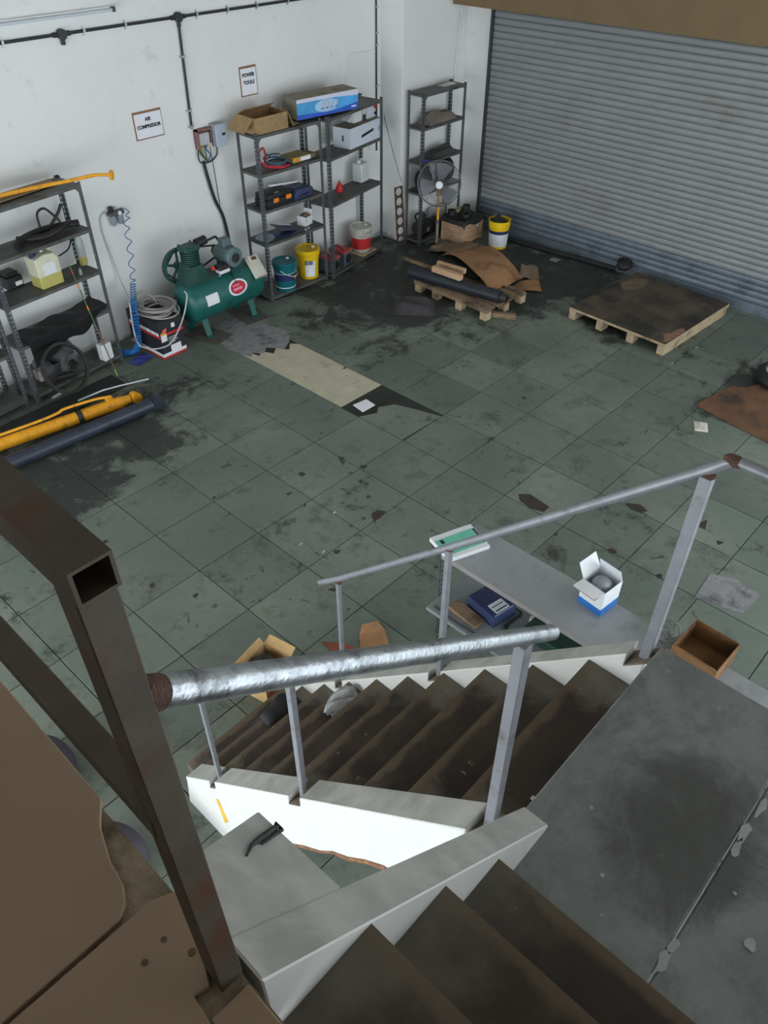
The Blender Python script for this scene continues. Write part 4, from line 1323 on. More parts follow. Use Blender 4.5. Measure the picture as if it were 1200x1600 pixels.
for i in range(n + 1):
    s = i / n
    s2 = s if s < .22 else s
    f = s2 * (len(ctrl) - 1)
    k = min(int(f), len(ctrl) - 2)
    p = ctrl[k].lerp(ctrl[k + 1], f - k)
    amp = .032 * min(1, max(0, (s - .15) / .1))
    a = 2 * PI * (11 * s + 7 * max(0, s - .75) * 3)
    pts.append(p + Vector((math.cos(a) * amp, math.sin(a) * amp * .6, 0)))
one('coiled_air_hose', MB().tube(pts, .0052, 6), BHOSE, 'thin blue coiled air hose hanging from the wall regulator', 'hose')
b0 = P(209, 470, x=1.66)
hp = spline([b0, P(212, 500, x=1.66), P(215, 525, x=1.655), P(216, 540, x=1.65), P(209, 549, z=.05), P(196, 551, z=.045), P(186, 549, z=.045)], 8)
mb = MB()
pts = []
n = 420
for i in range(n + 1):
    f = i / n * (len(hp) - 1)
    k = min(int(f), len(hp) - 2)
    p = hp[k].lerp(hp[k + 1], f - k)
    tg_ = (hp[k + 1] - hp[k]).normalized()
    u = tg_.orthogonal().normalized()
    w = tg_.cross(u)
    a = 2 * PI * i / 12
    pts.append(p + (u * math.cos(a) + w * math.sin(a)) * .032)
one('bundled_air_hose', MB().tube(pts, .0085, 5), M('bright_blue_hose', (26, 104, 172), rough=0.4, var=0.1), 'thick bundle of tightly wound blue air hose curling onto the floor', 'hose')
one('white_air_line', MB().tube(spline([P(166, 330, y=YW - .03), P(157, 340, y=YW - .02), P(160, 362, y=YW - .015), P(172, 395, y=YW - .025), P(185, 430, y=YW - .05), P(193, 448, y=YW - .15), P(198, 460, y=3.42), P(203, 478, x=1.585), P(206, 500, x=1.58), P(211, 525, x=1.585), P(217, 538, y=2.955), P(225, 543, y=2.96), P(245, 545, y=2.94), P(268, 535, y=2.94), P(285, 500, y=2.96), P(292, 465, y=3.0), P(288, 455, y=3.05)], 6), .008, 7), M('grey_white_hose', (184, 184, 190), var=0.06), 'pale grey air line running from the regulator and looping in front of the black carton', 'hose')
# black carton with the coil of hose on top
RB_ = M('black_print_carton', (34, 36, 42), rough=0.6, var=0.12, scale=6)
t = thing('printed_carton', 'black printed carton with red and white bands and stickers under a hose coil', 'carton', (1.765, 3.01, 0), .03)
CW, CD, CH = .315, .60, .43
MB().box((0, 0, 0), (CW, CD, CH)).build('body', RB_, t, bevel=.004)
MB().box((-.0, -.002, .0), (CW, 0.001, .022)).build('red_band', RED, t)
MB().box((-.0, -.002, .024), (CW, 0.001, .062)).build('white_band', WHITE, t)
MB().box((-.002, 0, .0), (0.001, CD, .022)).build('red_band', RED, t)
MB().box((-.002, 0, .024), (0.001, CD, .062)).build('white_band', WHITE, t)
MB().box((.04, -.002, .265), (CW, 0.001, .292)).build('red_band', RED, t)
MB().box((-.002, 0, .245), (0.001, CD, .272)).build('red_band', RED, t)
MB().box((-.0025, .02, .276), (0.001, CD - .03, .312)).build('white_band', WHITE, t)
for k in range(3):
    MB().box((-.003, .07 + k * .09, .276), (-.001, .078 + k * .09, .312)).build('band_gap', RB_, t)
MB().box((.115, -.003, .035), (.25, -.0005, .135)).build('sticker', PAPER, t)
MB().box((.01, -.003, .205), (.085, -.0005, .305)).build('sticker', WHITE, t)
MB().box((.01, -.0035, .285), (.085, -.001, .31)).build('sticker', YEL, t)
MB().prism([(.03, .312), (.09, .318), (.10, .352), (.05, .345)], 'y', -.003, -.0005).build('sticker', M('salmon_sticker', (226, 104, 96), var=0.05), t)
MB().box((.165, -.003, .335), (.21, -.0005, .385)).build('sticker', WHITE, t)
for k in range(4):
    MB().box((.10, -.0025, .165 + k * .021), (.10 + (.09, .12, .10, .13)[k], -.0005, .173 + k * .021)).build('print_line', M('print_grey', (190, 192, 196), var=0.03), t)
HG = M('grey_hose', (150, 146, 142), rough=0.5, var=0.1)
t = thing('hose_coil', 'loose coil of grey rubber hose lying on the black printed carton', 'hose', (1.955, 3.27, .432))
for k in range(9):
    rx, ry = random.uniform(.14, .22), random.uniform(.15, .25)
    ph0 = random.uniform(0, 6)
    tx, ty = random.uniform(-.12, .12), random.uniform(-.12, .12)
    c0 = (random.uniform(-.03, .03), random.uniform(-.03, .03), .016 + .010 * k)
    pts = []
    for i in range(30):
        a = 2 * PI * i / 30
        x, y = rx * math.cos(a + ph0), ry * math.sin(a + ph0)
        pts.append((c0[0] + x, c0[1] + y, max(.012, c0[2] + x * tx + y * ty)))
    MB().tube(pts, .0105, 7, closed=True).build('loop', HG, t)
MB().tube(spline([(-.19, .10, .05), (-.15, .16, .17), (-.05, .18, .20), (.02, .14, .14), (.06, .1, .06)], 6), .0105, 7).build('loop', HG, t)
one('plastic_bag', MB().sheet(lambda u, v: (.26 * (u - .5), .16 * (v - .5), .012 + .03 * abs(math.sin(9 * u + 4 * v)) * math.sin(PI * u) * math.sin(PI * v)), 16, 12, .003), M('blue_plastic_film', (54, 66, 140), rough=0.3, var=0.3, scale=14), 'crumpled dark blue plastic bag on the floor before the printed carton', 'bag', P(221, 562, z=0), (0, 0, .3))

# ================================================================== left rack goods
zA = (1.932, 1.502, 1.067, .642, .102)
ry_ = math.atan2(.122, 1.1)
t = thing('lever_bar', 'long yellow bent lever bar lying on top of the left rack', 'lever', P(90, 284, z=zA[0] + .05), 0)
o0 = Vector(t.location)
lp = [P(-40, 316, z=zA[0] + .052), P(20, 301, z=zA[0] + .052), P(70, 290, z=zA[0] + .054), P(115, 281, z=zA[0] + .06), P(145, 274, z=zA[0] + .075), P(160, 273, z=zA[0] + .07), P(174, 273, z=zA[0] + .06)]
MB().tube([p - o0 for p in spline(lp, 5)], [.019] * 12 + [.017] * 10 + [.0155] * 9, 10).build('bar', YEL, t)
e = lp[-1] - o0
MB().cyl(e + Vector((-.005, -.02, .035)), e + Vector((.005, .015, -.04)), .022, n=14).build('eye_end', YEL, t)
one('flattened_carton', MB().slab([(-.58, -.10, .022), (.30, -.04, .014), (.34, .12, .016), (-.56, .10, .028)], (0, 0, -.011)), CARDG, 'dusty flattened carton under the yellow lever bar', 'cardboard', (.95, 3.44, zA[0] + .004), (0, 0, ry_))
t = thing('rubber_hoses', 'heap of greasy black rubber hoses on the upper left shelf', 'hose', (1.0, 3.43, zA[1]))
MB().tube(spline([(-.33, -.08, .03), (-.2, .0, .05), (0, .03, .06), (.2, .0, .06), (.36, -.02, .05)], 6), .032, 9).build('hose', GREASE, t)
MB().tube(spline([(-.25, .06, .03), (-.05, -.08, .04), (.2, -.05, .07), (.3, .06, .05)], 6), .03, 9).build('hose', GREASE, t)
MB().tube(spline([(.0, .05, .08), (.02, .08, .20), (.10, .08, .23), (.17, .06, .15), (.2, .02, .09)], 6), .012, 8).build('hose', DGREY, t)
MB().tube(spline([(.08, .02, .07), (.2, .04, .16), (.27, .06, .235)], 6), .015, 8).build('hose', DGREY, t)
t = thing('jerrycan', 'yellowish plastic jerrycan half full with a dark blue cap', 'jerrycan', P(79, 445, z=zA[2]) + Vector((0, .03, 0)), ry_)
YJ = M('yellowed_plastic', (212, 210, 188), rough=0.4, var=0.06)
YL = M('yellow_liquid_plastic', (186, 178, 104), rough=0.35, var=0.06)
MB().box((-.125, -.09, .0), (.125, .09, .13)).build('liquid_level', YL, t, bevel=.02, seg=3)
MB().prism([(-.127, .115), (.127, .115), (.127, .26), (.09, .32), (-.02, .33), (-.127, .30)], 'y', -.092, .092).build('body', YJ, t, bevel=.02, seg=3)
MB().cyl((-.09, 0, .30), (-.10, -.01, .36), .03, n=16).build('cap', NAVY, t)
MB().tube(spline([(.01, 0, .32), (.03, 0, .37), (.09, 0, .365), (.10, 0, .30)], 6), .018, 9).build('handle', YJ, t)
MB().box((-.06, -.0945, .13), (.07, -.091, .24)).build('pale_label', WHITE, t)
t = thing('clear_bottle', 'tall clear bottle with green cap and a little yellow liquid', 'bottle', P(134, 414, z=zA[2]) + Vector((0, .03, 0)))
MB().lathe([(.04, 0), (.043, .02), (.043, .09)], 18).build('liquid', YL, t)
MB().lathe([(.043, .09), (.043, .24), (.022, .30), (.02, .33), (.001, .33)], 18).build('body', M('clear_grey_plastic', (176, 186, 188), rough=0.25, var=0.06), t)
MB().cyl((0, 0, .325), (0, 0, .37), .025, n=14).build('cap', M('green_cap', (60, 130, 110), var=0.1), t)
one('black_cable_end', MB().tube(spline([P(92, 400, y=3.5), P(106, 390, y=3.52), P(110, 378, y=3.52), P(108, 371, y=3.5)], 6), .008, 7), CON, 'short black cable curving beside the jerrycan under the shelf', 'cable')
t = thing('black_case', 'small black case with a white tag on the left rack shelf', 'case', P(24, 450, z=zA[2]) + Vector((0, .06, 0)), ry_)
MB().box((-.09, -.08, 0), (.09, .08, .12)).build('body', BLACK, t, bevel=.01)
MB().box((-.07, -.07, .121), (.07, .07, .16)).build('lid', BLACK, t, bevel=.012)
MB().box((.0, -.0835, .025), (.075, -.079, .065)).build('tag', WHITE, t)
one('small_spark_plug', MB().cyl((0, 0, 0), (0, 0, .05), .018, n=12).cyl((0, 0, .05), (.0, 0, .07), .01, n=10), CHROME, 'small bluish metal fitting near the clear bottle', 'fitting', P(127, 429, z=zA[2]))
# tarpaulin hanging over the fourth shelf
tA = Vector((.33, 3.185, 0))


def tarp(u, v):
    x = .10 + u * .955
    yv = -.02 + max(0, v - .125) / .875 * .30
    z = zA[3] + .02 + .022 * abs(math.sin(5 * u + 2 * v)) + .012 * math.sin(17 * u + 6 * v)
    if v < .125:
        z -= (.125 - v) / .125 * (.22 * max(0, 1 - 1.1 * u) + .05 + .02 * math.sin(11 * u))
    if u > .72:
        z += .05 * (u - .72) / .28
    return tA + Matrix.Rotation(ry_, 3, 'Z') @ Vector((x, yv, z))


one('tarpaulin', MB().sheet(tarp, 34, 16, .006), TARP, 'crumpled black tarpaulin draped over the lower left shelf', 'tarpaulin')
# gearbox unit with belt ring on the bottom shelf
c = P(112, 606, z=zA[4])
t = thing('gearbox_unit', 'greasy grey gearbox casting on the bottom of the left rack', 'machine part', (c.x + .0, c.y + .285, zA[4]), ry_)
MB().box((-.20, -.10, .02), (.06, .12, .22)).build('housing', DGREY, t, bevel=.03, seg=2)
MB().cyl((.0, -.06, .24), (.20, .04, .30), .11, n=20).build('drum', GREYM, t)
MB().box((.02, -.12, .10), (.22, .06, .26)).build('cover', GREYM, t, bevel=.025, seg=2)
MB().cyl((.14, -.15, .14), (.14, -.08, .16), .05, n=16).build('boss', DGREY, t)
MB().cyl((-.14, -.13, .20), (-.14, .02, .26), .075, n=18).build('drum', GREYM, t)
MB().box((-.24, -.11, .10), (-.16, .0, .22)).build('bracket', M('dusty_grey_part', (132, 124, 116), var=0.15), t, bevel=.01)
MB().box((-.08, -.09, .30), (.02, -.03, .315)).build('shiny_plate', CHROME, t)
MB().cyl((-.05, -.10, .06), (.12, -.14, .05), .03, n=12).build('shaft', GREASE, t)
rc = Vector((c.x - .02, c.y - .04, .27 + .09))
mb = MB()
axr = Euler((1.18, 0, ry_ + .12)).to_matrix()
mb.lathe([(.232, -.018), (.26, -.018), (.262, .018), (.234, .018), (.232, -.018)], 40, rc, axr)
one('rubber_ring', mb, GREASE, 'large black rubber ring leaning against the gearbox casting', 'ring')
t = thing('white_bottle', 'white plastic bottle standing at the foot of the left rack', 'bottle', P(172, 563, z=.101) + Vector((0, .06, 0)), .2)
MB().box((-.065, -.05, 0), (.065, .05, .19)).build('body', WHITE, t, bevel=.02, seg=3)
MB().lathe([(.04, .185), (.024, .205), (.022, .225), (.001, .225)], 16).build('neck', M('dirty_neck', (140, 128, 112), var=0.2), t)
t = thing('painted_stick', 'thin green and orange banded stick leaning on the left rack', 'stick', P(184, 588, z=0))
a0 = Vector(t.location)
a1 = P(108, 414, y=3.20)
seq = [(0, .07, M('lime_tip', (160, 200, 60), var=.1)), (.07, .48, M('brown_stick', (108, 86, 70), var=.15)), (.48, .62, M('green_stick', (60, 100, 60), var=.15)), (.62, .66, ORG), (.66, .80, MATS['green_stick']), (.80, .84, ORG), (.84, .93, MATS['green_stick']), (.93, .955, RED), (.955, 1, MATS['green_stick'])]
for u0, u1, mt in seq:
    MB().cyl((a1 - a0) * u0, (a1 - a0) * u1, .007, n=8).build('section', mt, t)
# hydraulic cylinders on the floor
ya, yb = P(-60, 716, z=.075), P(190, 628, z=.075)
t = thing('hydraulic_cylinder', 'yellow painted hydraulic cylinder lying on the floor before the left rack', 'hydraulic cylinder', ya)
dv = yb - ya
ux = dv.normalized()
MB().cyl((0, 0, 0), dv, .062, n=24).build('barrel', YEL, t)
MB().cyl(dv * .70, dv * .735, .068, n=24).build('clamp_band', DGREY, t)
MB().cyl(dv, dv + ux * .09, .055, .045, n=20).build('gland', YEL, t)
e = dv + ux * .15
MB().cyl(e + Vector((0, -.045, 0)), e + Vector((0, .045, 0)), .055, n=20).build('eye', YEL, t)
MB().box((-.03, -.03, -.03), (.03, .03, .03)).build('port_block', YEL, t, loc=dv * .93 + Vector((0, .02, .062)))
oil = spline([Vector((0, .02, .085)), dv * .45 + Vector((0, .02, .09)), dv * .60 + Vector((0, .03, .10)), dv * .66 + Vector((0, .04, .115)), dv * .85 + Vector((0, .03, .11)), dv * .95 + Vector((0, .02, .085))], 5)
MB().tube(oil, .014, 8).build('oil_pipe', YEL, t)
da, db = P(-30, 742, z=.075), P(236, 632, z=.075)
t = thing('cylinder_barrel', 'dark blue steel cylinder barrel lying beside the yellow cylinder', 'cylinder', da)
dv = db - da
ux = dv.normalized()
MB().cyl((0, 0, 0), dv, .068, n=24).build('barrel', BLUED, t)
e = dv + ux * .05
MB().cyl(e + Vector((.01, -.05, .0)), e + Vector((.01, .05, .0)), .072, n=22).build('clevis', BLUED, t)
MB().cyl(dv * .9 + Vector((0, -.01, .05)), dv * .9 + Vector((0, -.01, .085)), .018, n=12).build('port', DGREY, t)
one('steel_rod', MB().tube([P(122, 626, z=.16), P(160, 610, z=.15), P(190, 602, z=.14), P(232, 592, z=.13)], .010, 8), CHROME, 'bent bare steel rod across the gearbox end of the yellow cylinder', 'rod')
one('black_drip_tray', MB().box((-.7, -.14, 0), (.75, .16, .03)), TARP, 'flat black greasy tray on the floor behind the yellow cylinder', 'tray', (.42, 2.93, 0), (0, 0, .05), bevel=.01)
one('steel_pin', MB().cyl((0, 0, .0), (.11, .01, .01), .018, n=12), CHROME, 'short pale steel pin by the rubber ring', 'pin', P(82, 622, z=.06))
one('white_rag', MB().sheet(lambda u, v: (.22 * (u - .5), .16 * (v - .5), .015 + .04 * abs(math.sin(7 * u + 3)) * math.sin(PI * v)), 12, 8, .004), PAPER, 'crumpled white rag on the floor near the upper railing', 'rag', P(2, 802, z=0), (0, 0, .4))
one('paper_roll', MB().cyl((0, 0, .05), (.24, .03, .05), .05, n=14).cyl((.24, .03, .05), (.28, .035, .05), .03, n=12), M('grey_film', (110, 110, 112), rough=.4, var=.25), 'grey plastic-wrapped roll on the bottom of the end rack', 'roll', P(8, 622, z=.101) + Vector((-.26, .06, 0)))
one('black_bundle', MB().ball((0, 0, .063), (.20, .10, .065), 14, 8), TARP, 'black bundle on the lower shelf of the end rack', 'bundle', (.0, 3.32, .62))
for i, (px, py, sc) in enumerate(((92, 1180, 1.0), (204, 1318, .95))):
    p = P(px, py, z=.1)
    one('grey_sack', MB().ball((0, 0, .02), (.17 * sc, .24 * sc, .14), 20, 12), M('purple_grey_cloth', (76, 72, 84), rough=.7, var=.12, bump=.2), 'rounded purplish grey sack on the floor under the upper floor edge', 'sack', p + Vector((-.10, 0, 0)), (0, 0, .15), group='sacks under the upper floor')

# ================================================================== corner: fan, crate, pail, gasket, rack goods
zC_ = (1.967, 1.562, 1.122, .722, .062)
DCL = M('dusty_grey_cloth', (112, 106, 96), rough=.95, var=.2, scale=6, bump=.4)
DCL2 = M('dark_grey_cloth', (66, 66, 64), rough=.95, var=.25, scale=6, bump=.4)


def heap(sx, sy, sz, seed, n=26, m=12, ex=.45):
    def fn(u, v):
        e = (max(0, math.sin(PI * u)) ** ex) * (max(0, math.sin(PI * v)) ** ex)
        z = sz * e * (.72 + .20 * math.sin(6 * u + seed) + .12 * math.sin(13 * v + 4 * u + seed * 2))
        return (sx * (u - .5), sy * (v - .5), max(0.004, z))
    return MB().sheet(fn, n, m, .004)


one('folded_sack', heap(.58, .22, .20, 1.0), DCL, 'dusty beige folded sack on the second shelf of the fan rack', 'sack', (6.66, 3.20, zC_[1]))
one('folded_sack', heap(.52, .22, .15, 2.3), DCL2, 'dark grey folded sack on the middle shelf of the fan rack', 'sack', (6.72, 3.20, zC_[2]))
one('blue_cloth', heap(.10, .06, .03, .5, 10, 6), M('blue_cloth', (60, 80, 190), var=.15), 'small bright blue cloth on the middle shelf of the fan rack', 'cloth', (6.34, 3.12, zC_[2]))
one('black_sack', MB().ball((0, 0, .138), (.15, .11, .14), 16, 10).ball((.05, .0, .23), (.06, .05, .09), 10, 8), TARP, 'bulging black sack on the lower shelf of the fan rack', 'sack', (6.40, 3.20, zC_[3]))
one('black_sack', MB().ball((0, 0, .158), (.11, .10, .16), 14, 10), TARP, 'black bundle on the lower shelf behind the fan cage', 'sack', (6.92, 3.20, zC_[3]))
one('white_film', heap(.26, .12, .03, 3.1, 14, 8), M('white_film', (190, 190, 186), rough=.4, var=.15), 'scraps of white plastic film on top of the fan rack', 'film', (6.86, 3.22, zC_[0]))
one('white_sheet', MB().sheet(lambda u, v: (.34 * (u - .5), .03 * math.sin(5 * u), .30 * v), 12, 6), M('dull_white_sheet', (188, 192, 192), rough=.8, var=.1), 'dull white sheet standing at the bottom of the fan rack', 'sheet', (6.82, 3.285, zC_[4]))
t = thing('water_pump', 'black greasy pump set on the bottom shelf of the fan rack', 'pump', (6.40, 3.19, zC_[4]), .2)
MB().cyl((-.12, 0, .13), (.10, 0, .13), .11, n=20).build('casing', GREASE, t)
MB().cyl((.10, 0, .13), (.16, 0, .13), .06, n=16).build('flange', DGREY, t)
MB().box((-.14, -.10, 0), (.14, .10, .03)).build('base', GREASE, t, bevel=.005)
MB().cyl((-.02, 0, .22), (-.02, 0, .34), .045, n=14).build('outlet', GREASE, t)
MB().tube(ring(-.02, .0, .12, .22, 0, 5.2, .04), .016, 8).build('hose', GREASE, t)
MB().cyl((-.02, -.115, .12), (-.02, -.10, .12), .03, n=12).build('shiny_plug', CHROME, t)
one('black_motor', MB().cyl((0, -.08, .10), (0, .10, .10), .09, n=18).box((-.08, -.06, 0), (.08, .08, .04)), GREASE, 'small black motor on the rack bottom beside the pump', 'motor', (6.71, 3.15, zC_[4]))
# head gasket leaning on the pier
GK = M('rusty_gasket', (84, 60, 48), rough=.7, metal=.2, var=.4, scale=22)
g0 = P(618, 378, z=0)
mb = MB()
gw, ghs, gt = .155, .80, .004
n = 6
ps = ghs / n
for k in range(n):
    z0, z1, zc2, r = k * ps, (k + 1) * ps, (k + .5) * ps, .052
    seg = 16
    outer, inner = [], []
    for i in range(seg):
        a = 2 * PI * i / seg
        ca, sa = math.cos(a), math.sin(a)
        s = min((gw / 2) / max(abs(ca), 1e-6), (ps / 2) / max(abs(sa), 1e-6))
        outer.append((ca * s, zc2 + sa * s))
        inner.append((ca * r, zc2 + sa * r))
    # exact corners
    for q_ in (outer,):
        for cxx, czz in ((gw / 2, z1), (-gw / 2, z1), (-gw / 2, z0), (gw / 2, z0)):
            j = min(range(seg), key=lambda i: (q_[i][0] - cxx) ** 2 + (q_[i][1] - czz) ** 2)
            q_[j] = (cxx, czz)
    for yv in (0, gt):
        vs = [(x, yv, z) for x, z in outer] + [(x, yv, z) for x, z in inner]
        fs = [(i, (i + 1) % seg, seg + (i + 1) % seg, seg + i) for i in range(seg)]
        mb.add(vs, fs)
    mb.add([(x, 0, z) for x, z in inner] + [(x, gt, z) for x, z in inner], [(i, (i + 1) % seg, seg + (i + 1) % seg, seg + i) for i in range(seg)])
one('head_gasket', mb, GK, 'long rusty head gasket with six round holes leaning against the pier', 'gasket', (g0.x - .02, YP - .10, .0), (-.10, 0, -.12), smooth=0)
# pedestal fan
fb = P(682, 385.5, z=0)
t = thing('pedestal_fan', 'pedestal fan with a grey wire cage, white hub and yellow pole', 'fan', fb, 0)
MB().lathe([(.13, 0), (.13, .018), (.06, .040), (.03, .06), (.001, .06)], 28).build('base', DGREY, t)
MB().cyl((0, 0, .05), (0, 0, .37), .021, n=14).build('lower_pole', M('dull_pole_grey', (132, 128, 116), rough=.5, var=.15), t)
MB().cyl((0, 0, .35), (0, 0, .75), .017, n=14).build('upper_pole', YEL, t)
MB().cyl((0, 0, .34), (0, 0, .39), .027, n=14).build('collar', GREYM, t)
hc = Vector((0, 0, .892))
fc = Vector((CAM.x - fb.x, CAM.y - fb.y, (CAM.z - .95) * .35)).normalized()
q = Vector((0, 0, 1)).rotation_difference(fc).to_matrix()
hd = MB()
CAGE = M('fan_cage_wire', (118, 120, 124), rough=.4, metal=.5, var=.05)
Rf = .295
hc = hc + fc * .05
for side in (0, 1):
    nr_ = 15
    for k in range(1, nr_ + 1):
        r = Rf * k / nr_
        bul = .055 * (1 - (k / nr_) ** 2) + .035
        zf = bul if side == 0 else -bul * .9
        hd.tube([hc + q @ Vector((r * math.cos(2 * PI * i / 36), r * math.sin(2 * PI * i / 36), zf)) for i in range(36)], .0021 if k < nr_ else .0035, 4, closed=True)
    for i in range(10):
        a = 2 * PI * i / 10
        pts = []
        for k in range(0, 6):
            s = k / 5
            bul = .055 * (1 - s * s) + .035
            pts.append(hc + q @ Vector((Rf * s * math.cos(a), Rf * s * math.sin(a), bul if side == 0 else -bul * .9)))
        hd.tube(pts, .0025, 4)
hd.tube([hc + q @ Vector((Rf * math.cos(2 * PI * i / 36), Rf * math.sin(2 * PI * i / 36), 0)) for i in range(36)], .007, 6, closed=True)
hd.build('cage', CAGE, t)
for k in range(3):
    a0 = k * 2 * PI / 3 + .4

    def blade(u, v, a0=a0):
        r = .05 + .215 * v
        a = a0 + (u - .5) * (1.05 - .15 * v)
        return hc + q @ Vector((r * math.cos(a), r * math.sin(a), (u - .5) * .07))
    MB().sheet(blade, 8, 8, .003).build('blade', M('grey_blade', (120, 124, 130), rough=.4, var=.06), t)
MB().cyl(hc + q @ Vector((0, 0, -.02)), hc + q @ Vector((0, 0, .03)), .05, n=18).build('blade_hub', GREYM, t)
MB().cyl(hc + q @ Vector((0, 0, .085)), hc + q @ Vector((0, 0, .1)), .048, n=20).build('badge', WHITE, t)
MB().cyl(hc + q @ Vector((0, 0, -.20)), hc + q @ Vector((0, 0, -.06)), .07, n=18).build('motor', GREYM, t)
MB().box((-.03, -.03, .72), (.03, .03, .85)).build('neck', M('ochre_bracket', (150, 128, 84), var=.2), t, bevel=.006)
# wooden crate
c0, c1, c2 = P(722, 382, z=0), P(688, 376, z=0), P(756, 371, z=0)
t = thing('wooden_crate', 'old wooden crate full of black greasy parts beside the fan', 'crate', (6.64, 2.62, 0), 0)
CX, CY, CHh = .44, .40, .30
CRW = M('crate_wood', (196, 162, 130), rough=.9, var=.18, scale=8, bump=.2, dirt=((160, 116, 86), .3, 4))
for k in range(4):
    z0 = .004 + k * .075
    MB().box((0, 0, z0), (CX, .016, z0 + .071)).build('plank', CRW, t)
    MB().box((0, CY - .016, z0), (CX, CY, z0 + .071)).build('plank', CRW, t)
    MB().box((0, .017, z0), (.016, CY - .017, z0 + .071)).build('plank', CRW, t)
    MB().box((CX - .016, .017, z0), (CX, CY - .017, z0 + .071)).build('plank', CRW, t)
for x in (.0, CX - .05):
    MB().box((x + .002, -.014, .0), (x + .05, 0, CHh)).build('batten', CRW, t)
MB().box((-.014, .0, 0), (0, .05, CHh)).build('batten', CRW, t)
MB().box((-.014, CY - .05, 0), (0, CY, CHh)).build('batten', CRW, t)
MB().box((.016, .016, .004), (CX - .016, CY - .016, .02)).build('bottom', CRW, t)
MB().box((.29, -.017, .20), (.33, -.013, .25)).build('paper_tag', PAPER, t)
one('crate_lining', MB().sheet(lambda u, v: (6.60 + .54 * u, 2.58 + .465 * v, .33 + .02 * math.sin(9 * u) * math.cos(7 * v) - .05 * (abs(u - .5) > .46) - .05 * (abs(v - .5) > .46)), 20, 18, .006), TARP, 'black plastic lining spilling over the rim of the wooden crate', 'plastic sheet')
for i, (x, y, r, h_, m_, lb) in enumerate(((6.96, 2.84, .055, .10, DGREY, 'upright dark metal bushing among the parts in the crate'), (6.80, 2.72, .07, .05, GREASE, 'black greasy disc lying in the wooden crate'), (6.73, 2.92, .06, .07, GREASE, 'black greasy drum at the back corner of the crate'))):
    one('metal_part', MB().lathe([(r, 0), (r, h_), (r * .62, h_), (r * .6, h_ * .4), (.001, h_ * .4)], 20), m_, lb, 'machine part', (x, y, .345))
one('wood_offcut', MB().cbox((0, 0, .02), (.16, .07, .04)), WOOD, 'pale wood offcut lying on the black lining of the crate', 'wood', (6.895, 2.94, .352), (0, 0, .4), bevel=.004)
one('spray_bottle', MB().lathe([(.04, 0), (.042, .09), (.02, .13), (.015, .17), (.001, .17)], 16), M('smoky_plastic', (120, 130, 134), rough=.3, var=.1), 'small smoky plastic bottle behind the crate', 'bottle', (6.90, 3.125, .0622))


def darkfill(t, rt, h):
    MB().ball((0, .02, h - .04), (rt * .85, rt * .8, .07), 16, 8).build('contents', GREASE, t)
    MB().box((-.02, .0, h - .02), (.07, .06, h + .06)).build('contents', TARP, t, bevel=.02)


pail('open_pail', 'open yellow and white pail with a navy band full of black scrap', P(777, 385, z=0), .125, .150, .39, PYEL, bands=((.035, .215, WHITE), (.215, .262, NAVYL)), open_=True, fill=darkfill, rotz=.3)
# strip of rubber and litter along the shutter
one('rubber_kerb', MB().tube([P(792, 373, z=.03), P(850, 389.5, z=.03), P(905, 404, z=.03), P(962, 420, z=.03)], .035, 8), TARP, 'black rubber hose lying along the foot of the shutter', 'hose')
one('paper_scrap', MB().sheet(lambda u, v: (.17 * (u - .5), .12 * (v - .5), .004 + .008 * math.sin(5 * u)), 6, 5, .002), M('dull_paper', (150, 154, 152), var=.1), 'dull white paper scrap on the floor near the shutter', 'paper', P(869, 405.5, z=0))
one('black_tangle', MB().ball((0, 0, .06), (.12, .10, .07), 12, 8).ball((.06, .05, .05), (.09, .07, .06), 10, 6).tube(ring(0, 0, .11, .08, 0, 6, .02), .015, 6), GREASE, 'tangled black rag bundle on the corner of the large pallet', 'rag', P(974, 421, z=.10))

# ================================================================== pallets
def runner(mb, a, b):
    return mb.box(a, b)


t = thing('large_pallet', 'large low wooden pallet with an oil-blackened plywood top', 'pallet', (5.672, -1.05, 0), math.atan2(-.131, 1.488) * 0.6)
PW, PD = 1.48, 1.30
PLY = M('oily_plywood', (84, 74, 60), rough=.7, var=.2, scale=3, bump=.15, dirt=((40, 38, 36), .55, 2.2))
MB().box((0, 0, .118), (PW, PD, .148)).build('deck', PLY, t, bevel=.003)
for i, y in enumerate((0, .40, .82, PD - .09)):
    MB().box((0.004, y, 0), (PW - .02, y + .09, .117)).build('runner', WOOD, t, bevel=.004) if i in (0, 3) else [MB().box((x, y, 0), (x + .14, y + .09, .117)).build('block', WOOD, t, bevel=.004) for x in (.004, .65, PW - .16)]
MB().box((0, -.004, .1), (PW, 0, .147)).build('edge_strip', WOOD, t)
MB().box((-.004, 0, .119), (0, PD, .147)).build('edge_strip', WOOD, t)
SCR = M('scraped_wood', (140, 104, 88), rough=.9, var=.3, scale=14, bump=.4)
MB().prism([(.06, .012), (.46, .012), (.50, .06), (.40, .10), (.30, .09), (.20, .15), (.12, .08), (.05, .06)], 'z', .146, .1495).build('scraped_patch', SCR, t)
MB().prism([(1.0, 1.24), (1.3, 1.2), (1.40, 1.05), (1.1, .98), (.85, 1.1)], 'z', .146, .149).build('dust_patch', M('dust_brown', (104, 90, 70), rough=.95, var=.25, scale=8), t)

